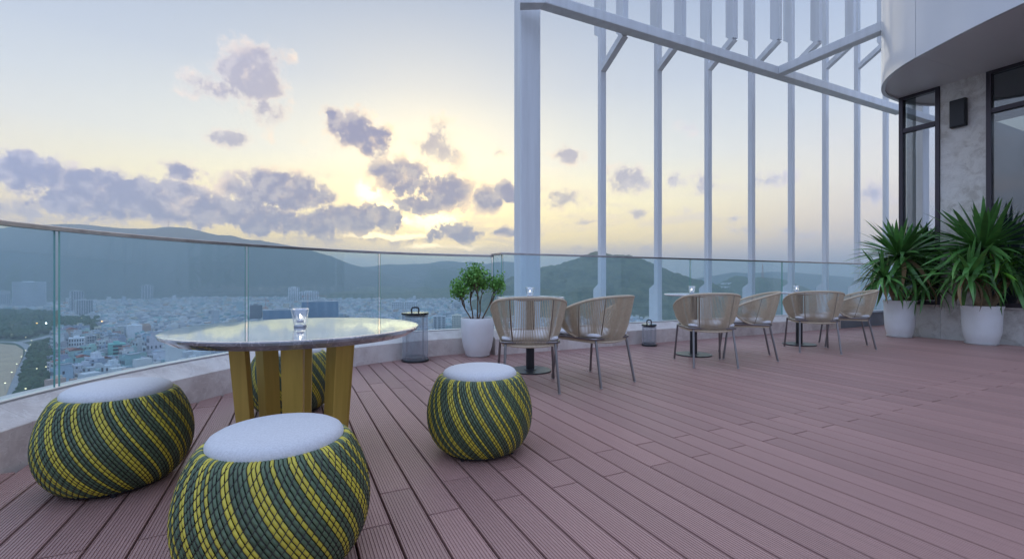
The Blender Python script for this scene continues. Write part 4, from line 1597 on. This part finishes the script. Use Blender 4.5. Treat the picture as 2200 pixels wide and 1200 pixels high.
def block(x0, x1, ytop, ybase, name, label, cat, wall, depth=None, rot=0.0, floors=0, cols=0, bands=0, roofm=None, win='win', group=None):
    """a city building given by its outline in the photo and the row where it meets the ground"""
    Y = F * (H - GZ) / (ybase - HOR)
    xa, xb = (x0 - 1100) / F * Y, (x1 - 1100) / F * Y
    w = xb - xa
    h = (ybase - ytop) / F * Y
    d = depth or w * .7
    cx, cy = (xa + xb) / 2, Y + d / 2
    bearing = math.atan2(cx, cy)
    root = thing(name, label, cat, (cx, cy, GZ), -bearing + rot, group)
    w *= math.cos(bearing)
    mb_ = MB().box(-w / 2, w / 2, -d / 2, d / 2, 0, h)
    mb_.obj('wall', wall, root)
    rf_ = MB()
    rf_.box(-w / 2 - .25, w / 2 + .25, -d / 2 - .25, d / 2 + .25, h + .01, h + .9)
    rf_.box(-w * .2, w * .15, -d * .2, d * .2, h + .91, h + 3.8)
    rf_.obj('roof', roofm or wall, root)
    if bands:
        bm_ = MB()
        for k in range(bands):
            z0 = h * (k + .55) / (bands + .4)
            z1 = z0 + h / (bands + .4) * .48
            bm_.box(-w / 2 + 1, w / 2 - 1, -d / 2 - .35, -d / 2 - .03, z0, z1)
            bm_.box(w / 2 + .03, w / 2 + .35, -d / 2 + 1, d / 2 - 1, z0, z1)
        kind(bm_.obj('window_band', M[win], root), 'stuff')
    if floors and cols:
        bm_ = MB()
        for k in range(floors):
            for c_ in range(cols):
                xx = -w / 2 + w * (c_ + .5) / cols
                zz = h * (k + .5) / floors
                ww, hh = w / cols * .27, h / floors * .30
                bm_.box(xx - ww, xx + ww, -d / 2 - .12, -d / 2 - .02, zz - hh, zz + hh)
        kind(bm_.obj('window', M[win], root), 'stuff')
    special.append((cx, cy, max(w, d) * .62 + 4))
    special_px.append((x0, x1, ybase, Y))
    return root


block(14, 88, 606, 661, 'hotel_slab', 'large pale slab hotel of many floors at the far left of the city', 'building', M['white_paint'], 40, 0, bands=24, win='band_glass')
block(-16, 13.5, 625, 658, 'striped_building', 'vertically striped block at the left edge beside the slab hotel', 'building', M['concrete'], 30, 0, floors=1, cols=7, win='band_glass')
block(143, 171, 626, 671, 'apartment_tower', 'tall grey apartment tower behind another, right of the glass joint', 'building', M['concrete'], 22, .2, floors=20, cols=5)
block(153, 190, 645, 680, 'apartment_tower', 'broad grey apartment tower in front of a taller one, amid the city', 'building', M['concrete'], 24, .15, floors=14, cols=7)
block(300, 325, 613, 645, 'apartment_tower', 'pale hazy tower at the foot of the mountain, left part of the city', 'building', M['concrete'], 24, .1, floors=14, cols=4)
block(617, 640, 617, 649, 'apartment_tower', 'white high-rise tower above the glass candle holder on the marble table', 'building', M['white_paint'], 26, 0.1, floors=18, cols=5)
block(641, 682, 626, 648, 'apartment_block', 'pale block of flats just right of the white high-rise tower', 'building', M['white_paint'], 24, 0.1, floors=8, cols=8)
for x0, x1, yt, yb, lab in ((642, 721, 648, 690, 'blue netted construction block, the taller one behind the glass candle holder'),
                            (557, 641, 666, 696, 'blue netted construction block, the lower one left of the glass candle holder')):
    Y = F * (H - GZ) / (yb - HOR)
    o = block(x0, x1, yt, yb, 'construction_block', lab, 'building', M['net'], 36, 0, roofm=M['concrete'])
    st = MB()
    w = (x1 - x0) / F * Y * .9
    h = (yb - yt) / F * Y
    for k in range(14):
        x_ = -w / 2 + w * (k + .5) / 14
        st.box(x_ - .35, x_ + .35, -17.5, -16.8, h + .95, h + 3.2 + (k * 7 % 3))
    kind(st.obj('rebar_column', M['mast'], o), 'stuff')
block(532, 559, 656, 690, 'apartment_block', 'blue grey block beside the lower netted construction block', 'building', M['grey_block'], 20, 0, floors=7, cols=6)
block(264, 296, 700, 733, 'windowless_block', 'plain white windowless block among low houses', 'building', M['white_paint'], 16, .12, floors=0)
block(222, 258, 740, 770, 'turquoise_house', 'turquoise painted block, above the cushion of the left stool', 'building', M['turquoise'], 15, .1, floors=4, cols=1)
block(138, 172, 727, 752, 'white_house', 'wide white house with flat roof near the park', 'building', M['white_paint'], 15, -.1, floors=3, cols=6)
block(175, 196, 722, 746, 'white_house', 'blue white flat roofed house left of the windowless block', 'building', M['concrete'], 14, .2, floors=4, cols=4)
block(196, 224, 704, 716, 'orange_lit_building', 'low building carrying a lit orange sign by the park', 'building', M['cream'], 14, .1, floors=2, cols=5)
block(840, 866, 648, 668, 'apartment_block', 'row of white flats above the tall lantern, left half', 'building', M['white_paint'], 18, 0.05, floors=5, cols=6)
block(868, 895, 648, 668, 'apartment_block', 'row of white flats above the tall lantern, right half', 'building', M['white_paint'], 18, 0.05, floors=5, cols=6)
block(929, 956, 680, 712, 'apartment_block', 'pale blue banded block between the tall lantern and the bush', 'building', M['concrete'], 18, 0.0, floors=8, cols=3)
block(970, 990, 678, 712, 'apartment_block', 'cream gridded block just left of the white bush pot', 'building', M['cream'], 18, 0.0, floors=8, cols=6)


def px_of(x, y):
    return 1100 + F * x / y, HOR + F * (H - GZ) / y


def curb_y(px):
    return interp([0, 120, 330, 500, 700, 955, 1065, 1300], [866, 830, 780, 752, 728, 704, 696, 690], px)


def clear(x, y, rad):
    for (sx, sy, sr) in special:
        if (x - sx) ** 2 + (y - sy) ** 2 < (sr + rad) ** 2:
            return False
    return True


avenue_pts = [ground(x, y) for x, y in ((112, 720), (150, 716), (185, 713), (215, 713), (262, 715))]
# ground-plan of the quarters: rows of narrow houses on a turned street grid
GA = R(-24)
cg, sg = math.cos(GA), math.sin(GA)
cand = []
a_ = -1900.0
while a_ < 1900:
    a_ += 1
    break
ai = 0
for ring in range(2):
    da, db = (7.0, 15.0) if ring == 0 else (11.0, 17.0)
    na, nb = int(5200 / da), int(4200 / db)
    for i in range(-na // 2, na // 2):
        if i % 13 == 0:
            continue
        for j in range(0, nb):
            if j % 5 == 0 and ring == 0 or j % 6 == 0 and ring == 1:
                continue
            la, lb = i * da + rc.uniform(-.6, .6), j * db + rc.uniform(-1.2, 1.2) - 600
            x = cg * la - sg * lb
            y = sg * la + cg * lb
            if y < 320 or y > 2560:
                continue
            if (ring == 0) != (y < 900):
                continue
            px, py = px_of(x, y)
            if not (-60 < px < 1420):
                continue
            if px > 1040 and y > 1150 - (px - 1040) * 0.05:
                continue
            if y > 2330 and px > 690:
                continue
            # park and shore stay free
            if px < 118 and py > 712 or (px < 132 and 668 < py < 716) or (118 <= px < 215 and 684 < py < 712) or (px < 210 and 705 < py < 721):
                continue
            if py > curb_y(px) + 60:
                continue
            if not clear(x, y, 4):
                continue
            if rc.random() < (.10 if ring == 0 else .2):
                continue
            w, d = da * rc.uniform(.75, 1.02), db * rc.uniform(.7, .98)
            if rc.random() < .1:
                w *= 1.7
            h = rc.choice((7, 9, 10, 11, 13, 14, 16, 18, 21)) * rc.uniform(.85, 1.1) if ring == 0 else rc.choice((6, 7, 8, 9, 10, 12, 15)) * rc.uniform(.8, 1.1)
            if rc.random() < .012:
                h *= 2.0
            # keep low what stands in front of the larger buildings
            for (sx0, sx1, sy, sY) in special_px:
                if y < sY and sx0 - 5 < px < sx1 + 5:
                    h = min(h, (H - GZ) - (sy - 3 - HOR) * y / F)
            if h < 3:
                continue
            cand.append((y, x, w, d, h, px, py))
cand.sort()
# a house shows when some of it stands above the parapet line
vis = [c for c in cand if c[6] - (c[4] / c[0]) * F * .6 < curb_y(c[5]) and 0 < c[5] < 1300 and not (345 < c[5] < 890 and c[6] > 700)]
near = vis[:290]
near_set = set(id(c) for c in near)


def house_mesh(v):
    r_ = random.Random(v * 5 + 1)
    mb_ = MB()
    mb_.box(-.5, .5, -.5, .5, 0, 1)
    mb_.box(-.52, .52, -.52, -.47, 1.0005, 1.06)
    k = v % 4
    if k == 0:
        mb_.box(-.42, .1, -.1, .42, 1.0005, 1.2)
        mb_.box(.2, .4, .1, .35, 1.0005, 1.12)
    elif k == 1:
        mb_.add([(-.53, -.53, 1.001), (.53, -.53, 1.001), (.53, .53, 1.001), (-.53, .53, 1.001), (-.53, 0, 1.14), (.53, 0, 1.14)], [(0, 1, 5, 4), (2, 3, 4, 5), (1, 2, 5), (3, 0, 4)], 2 if v < 4 else 3)
    elif k == 2:
        mb_.box(-.45, .45, -.2, .45, 1.0005, 1.16)
        mb_.box(-.5, .5, -.24, .5, 1.161, 1.18, 3)
    else:
        mb_.box(-.3, .3, .1, .45, 1.0005, 1.15)
        mb_.box(-.45, -.25, -.3, -.1, 1.0005, 1.10, 3)
    nf, nc = r_.choice((3, 4, 5)), r_.choice((1, 2, 2, 3))
    for f_ in range(nf):
        for c_ in range(nc):
            x_ = -.5 + (c_ + .5) / nc
            z_ = (f_ + .5) / nf
            mb_.box(x_ - .28 / nc, x_ + .28 / nc, -.512, -.501, z_ - .27 / nf, z_ + .25 / nf, 1)
    for f_ in range(nf):
        for c_ in range(3):
            y_ = -.5 + (c_ + .5) / 3
            z_ = (f_ + .5) / nf
            if r_.random() < .45:
                mb_.box(.501, .512, y_ - .06, y_ + .06, z_ - .2 / nf, z_ + .2 / nf, 1)
    return mb_.mesh('town_house', [M['house'], M['win'], M['roof_red'], M['roof_grey']])


HM = [house_mesh(v) for v in range(8)]
HOUSE_COL = [('white', (.72, .72, .71)), ('pale grey', (.56, .58, .61)), ('pale blue', (.42, .52, .62)), ('blue grey', (.34, .38, .46)), ('teal', (.30, .50, .52)),
             ('cream', (.62, .57, .46)), ('mid grey', (.40, .41, .43)), ('terracotta', (.50, .32, .25)), ('mint', (.40, .58, .53)), ('off white', (.64, .64, .62))]
HOUSE_TYPE = ('flat roofed house', 'pitched roof house', 'house with covered roof terrace', 'house with roof tank')
MARKS = [(280, 716, 'the windowless block'), (240, 755, 'the turquoise house'), (155, 740, 'the wide white house'), (186, 734, 'the blue white house'),
         (210, 710, 'the orange lit building'), (160, 670, 'the apartment towers'), (316, 640, 'the pale hazy tower'), (943, 696, 'the blue banded block'), (980, 695, 'the cream gridded block'),
         (867, 658, 'the white flats'), (600, 680, 'the lower netted block'), (115, 740, 'the glass joint'), (122, 640, 'the glass joint'), (100, 800, 'the park lawn'), (1026, 700, 'the bush pot')]
ALIKE = {}
for i, (y, x, w, d, h, px, py) in enumerate(near):
    v = rc.randrange(8)
    o = link('town_house', HM[v], None, (x, y, GZ), GA)
    o.scale = (w, d, h)
    cn, cv = HOUSE_COL[min(9, int(rc.random() ** 1.3 * 10))]
    o.color = (*[q * rc.uniform(.93, 1.07) for q in cv], 1)
    mx, my, mn = min(MARKS, key=lambda m_: (m_[0] - px) ** 2 + (m_[1] - py) ** 2)
    dx_, dy_ = px - mx, py - my
    far_ = 'just ' if abs(dx_) + abs(dy_) < 28 else ('' if abs(dx_) + abs(dy_) < 70 else 'well ')
    rel = (('right of' if dx_ > 0 else 'left of') if abs(dx_) > abs(dy_) else ('below' if dy_ > 0 else 'beyond'))
    size = 'tall ' if h > 17 else ('low ' if h < 9 else '')
    wide = 'wide ' if w > 9 else ''
    tag(o, f'{size}{wide}{cn} {HOUSE_TYPE[v % 4]} {far_}{rel} {mn}', 'house', 'town houses below the terrace')
    ALIKE.setdefault(o['label'], []).append((px, o))
NUMW = {2: 'two', 3: 'three', 4: 'four', 5: 'five'}
for lab_, lst in ALIKE.items():
    if len(lst) > 1:
        lst.sort(key=lambda t_: t_[0])
        for k, (px, o) in enumerate(lst):
            where = 'leftmost' if k == 0 else ('rightmost' if k == len(lst) - 1 else ('middle' if len(lst) == 3 else 'second from left' if k == 1 else 'third from left'))
            o['label'] = f"{where} {lab_}"
mass = MB()
for c in cand:
    if id(c) in near_set:
        continue
    y, x, w, d, h, px, py = c
    def tf(a, b, z):
        return (x + cg * a - sg * b, y + sg * a + cg * b, GZ + z)
    mass.box(-w / 2, w / 2, -d / 2, d / 2, 0, h, fn=tf)
    if rc.random() < .6:
        mass.box(-w * .4, w * rc.uniform(.0, .4), -d * .1, d * .4, h + .02, h + rc.uniform(1.5, 3), fn=tf)
o = mass.obj('city_houses', M['houses'])
kind(o, 'stuff')
tag(o, 'dense mass of small pale houses reaching to the foot of the hills', 'houses')


# trees of the park and streets
def tree_blob(mb_, x, y, r_, h, rnd):
    n = 7
    vs_ = [(x, y, GZ + h * 1.0)]
    for ring_, (rr_, zz) in enumerate(((.62, .86), (1.0, .55), (.72, .25))):
        for k in range(n):
            a = 2 * PI * k / n + ring_ * .4
            q = r_ * rr_ * rnd.uniform(.7, 1.2)
            vs_.append((x + q * math.cos(a), y + q * math.sin(a), GZ + h * zz * rnd.uniform(.9, 1.1)))
    vs_.append((x, y, GZ))
    fs_ = [(0, 1 + k, 1 + (k + 1) % n) for k in range(n)]
    for ring_ in range(2):
        o_ = 1 + ring_ * n
        fs_ += [(o_ + k, o_ + n + k, o_ + n + (k + 1) % n, o_ + (k + 1) % n) for k in range(n)]
    fs_ += [(1 + 2 * n + (k + 1) % n, 1 + 2 * n + k, 1 + 3 * n) for k in range(n)]
    mb_.add(vs_, fs_)


tr = MB()
def scatter(poly_px, n, rmin, rmax):
    xs = [p[0] for p in poly_px]
    ys = [p[1] for p in poly_px]
    k = 0
    tries = 0
    while k < n and tries < n * 20:
        tries += 1
        yy = 1 / rc.uniform(1 / (max(ys) - HOR), 1 / (min(ys) - HOR)) + HOR
        xx = rc.uniform(min(xs), max(xs))
        inside = False
        j = len(poly_px) - 1
        for i in range(len(poly_px)):
            if (ys[i] > yy) != (ys[j] > yy) and xx < (xs[j] - xs[i]) * (yy - ys[i]) / (ys[j] - ys[i]) + xs[i]:
                inside = not inside
            j = i
        if not inside:
            continue
        p_ = ground(xx, yy)
        if not clear(p_.x, p_.y, 3):
            continue
        r_ = rc.uniform(rmin, rmax)
        tree_blob(tr, p_.x, p_.y, r_, r_ * rc.uniform(1.5, 2.4), rc)
        k += 1
scatter([(-60, 668), (128, 672), (128, 712), (60, 728), (-60, 730)], 900, 3.5, 7)
scatter([(122, 684), (212, 684), (212, 710), (122, 714)], 260, 3, 6)
scatter([(66, 748), (108, 730), (112, 800), (104, 830), (30, 870), (52, 800)], 420, 2.0, 4.5)
for _ in range(900):
    yy = 1 / rc.uniform(1 / 240, 1 / 38) + HOR
    xx = rc.uniform(118, 1040)
    if yy > curb_y(xx):
        continue
    p_ = ground(xx, yy)
    if clear(p_.x, p_.y, 2):
        tree_blob(tr, p_.x, p_.y, rc.uniform(2.5, 5), rc.uniform(6, 11), rc)
o = kind(tr.obj('park_trees', M['tree'], smooth=70), 'stuff')
tag(o, 'dark green trees filling the seaside park and dotting the streets', 'trees')

# street lamps
lamp0 = {}
LAMPS = [(25, 718), (55, 724), (67.5, 731), (65, 740), (55, 752), (46, 765.5), (36, 781), (25, 799), (11, 822), (26, 698), (79, 791), (55, 834), (99, 787), (175.5, 683), (191, 703), (316, 711)]
LAMP_LAB = ['lit lamp on the avenue above the far edge of the beach', 'lit lamp where the avenue meets the promenade', 'lit lamp just right of the promenade bend, beside the avenue',
            'lit lamp at the bend above the corner of the beach', 'lit lamp at the rounded corner of the beach', 'lit lamp on the beach edge just below its corner', 'lit lamp half way along the beach edge',
            'lit lamp on the lower beach edge before the parapet', 'lowest lit lamp on the beach edge, nearest the parapet', 'lit lamp among the dark park trees, far left', 'lit lamp on the lawn near the side road',
            'lowest lit lamp on the park lawn', 'lit lamp on the side road by the glass joint', 'lit lamp on the road behind the park, left one', 'lit lamp on the road behind the park, right one', 'lit lamp among houses left of the marble table rim']
for li, (x, y) in enumerate(LAMPS):
    Y = F * (H - GZ - 9) / (y - HOR)
    loc = ((x - 1100) / F * Y, Y, GZ)
    if not lamp0:
        lp = thing('street_lamp', LAMP_LAB[li], 'street lamp', loc, 0, 'lit street lamps by the shore')
        MB().tube([(0, 0, 0), (0, 0, 8.6)], [.12, .08], 6).obj('pole', M['mast'], lp)
        MB().lathe([(0.0, 8.6), (.55, 8.75), (.62, 9.0), (.4, 9.25), (0, 9.3)], 8).obj('lamp_head', M['lamp'], lp)
        lamp0['a'] = lp
    else:
        copy_thing(lamp0['a'], loc, 0, LAMP_LAB[li])
for (x, y, mm, lab) in ((99, 694, 'lamp_white', 'bright white floodlight in the dark park left of the glass joint'), (240, 684, 'lamp_white', 'bright white floodlight among houses right of the apartment towers'),
                        (79, 695, 'lamp_orange', 'small orange light in the dark park trees'), (259, 704, 'lamp_orange', 'orange light just left of the plain white block'),
                        (219, 691, 'lamp_orange', 'lit orange sign on a mast above the low park building')):
    Y = F * (H - GZ - 12) / (y - HOR)
    lp = thing('floodlight' if mm == 'lamp_white' else 'lit_sign', lab, 'light', ((x - 1100) / F * Y, Y, GZ))
    MB().tube([(0, 0, 0), (0, 0, 11.4)], [.16, .1], 6).obj('pole', M['mast'], lp)
    MB().box(-1.3, 1.3, -.3, .3, 11.41, 13.4).obj('lamp_head', M[mm], lp)

# tower cranes, masts
def lattice(mb_, z0, z1, w0, w1, n):
    for k in range(n):
        a, b = k / n, (k + 1) / n
        za, zb = z0 + (z1 - z0) * a, z0 + (z1 - z0) * b
        wa, wb = w0 + (w1 - w0) * a, w0 + (w1 - w0) * b
        ca = [(-wa, -wa, za), (wa, -wa, za), (wa, wa, za), (-wa, wa, za)]
        cb = [(-wb, -wb, zb), (wb, -wb, zb), (wb, wb, zb), (-wb, wb, zb)]
        t_ = max(.12, w0 * .10)
        for i in range(4):
            mb_.tube([ca[i], cb[i]], t_, 4, caps=False)
            mb_.tube([ca[i], cb[(i + 1) % 4]], t_ * .6, 4, caps=False)


def crane(x, ybase, ytop, rot, label):
    Y = F * (H - GZ) / (ybase - HOR)
    h = (ybase - ytop) / F * Y
    c = thing('tower_crane', label, 'crane', ((x - 1100) / F * Y, Y - 3, GZ), rot)
    m_ = MB()
    lattice(m_, 0, h, 1.0, 1.0, 12)
    m_.obj('mast', M['crane'], c)
    j_ = MB()
    j_.tube([(-12, 0, h + .5), (42, 0, h + .5)], .35, 4)
    j_.tube([(-12, 0, h + .6), (0, 0, h + 7), (42, 0, h + .6)], .16, 4)
    j_.tube([(0, 0, h), (0, 0, h + 7)], .4, 4)
    j_.box(-12, -9, -1, 1, h - 2.2, h + .1)
    j_.obj('jib', M['crane'], c)


crane(572, 690, 645, 2.6, 'red tower crane over the lower blue netted block')
crane(662, 694, 636, .3, 'red tower crane over the taller blue netted block')


def mast(hidx, x, ytip, ybase, label, w):
    p_ = on_hill(hidx, x, ybase + 1.2)
    if p_ is None:
        return
    h = (ybase + 1.2 - ytip) / F * p_.y
    c = thing('radio_mast', label, 'mast', (p_.x, p_.y, p_.z - 1))
    m_ = MB()
    lattice(m_, 0, h * .82, w, w * .25, 10)
    m_.obj('lattice', M['crane'] if w > 2 else M['mast'], c)
    MB().tube([(0, 0, h * .82), (0, 0, h)], max(.25, w * .12), 5).obj('antenna', M['mast'], c)


mast(0, 362, 471, 487, 'thin radio mast on the rounded summit of the left mountain', 3.0)
mast(0, 403, 483, 489.5, 'short mast right of the tall mast on the left mountain', 2.0)
mast(0, 143, 474, 481.5, 'stubby mast at the left end of the mountain ridge', 2.0)
mast(0, 190, 478.5, 483.5, 'small mast on the ridge between the stubby and the tall masts', 2.0)
mast(4, 1638.5, 562, 596, 'tall lattice radio mast on the hill with the white letters', 4.2)

# white hillside letters
p1 = on_hill(4, 1563, 610.5)
p2 = on_hill(4, 1561, 618)
hs = thing('hillside_sign', 'white letters spelling a welcome on the wooded hillside', 'sign', (p2.x, p2.y, p2.z))
for txt, p_, w in (('WELCOME TO', p1, 32), ('QUY NHON CITY', p2, 41)):
    cu = bpy.data.curves.new('lettering', 'FONT')
    cu.body = txt
    cu.align_x = 'CENTER'
    cu.align_y = 'CENTER'
    cu.size = 1
    cu.extrude = .05
    cu.offset = .015
    cu.materials.append(M['letter'])
    o = link('lettering', cu, hs)
    bpy.context.view_layer.update()
    wid = max(o.dimensions.x, .1)
    me = bpy.data.meshes.new_from_object(o)
    bpy.data.objects.remove(o)
    o = link('lettering', me, hs)
    k = w / F * p_.y / wid
    o.location = Vector((p_.x - p2.x, p_.y - p2.y - 6, p_.z - p2.z + 3))
    o.rotation_euler = (R(72), 0, 0)
    o.scale = (k, k * 1.15, k)

# ------------------------------------------------------------------ haze
M['haze'] = bpy.data.materials.new('evening_haze')
M['haze'].use_nodes = True
t = NT(M['haze'].node_tree)
t.n.clear()
pv = t.new('ShaderNodeVolumePrincipled')
pv.inputs['Color'].default_value = (0.76, 0.90, 1.0, 1)
pv.inputs['Density'].default_value = 0.00028
pv.inputs['Anisotropy'].default_value = 0.3
om = t.new('ShaderNodeOutputMaterial')
t.l.new(pv.outputs[0], om.inputs['Volume'])
hz = MB().box(-9200, 9200, -3100, 9200, GZ - 3, 425)
kind(hz.obj('haze', M['haze']), 'stuff')
print('planks', n_pl, 'houses', len(cand), 'tris', sum(len(o.data.polygons) for o in SC.objects if o.type == 'MESH'))
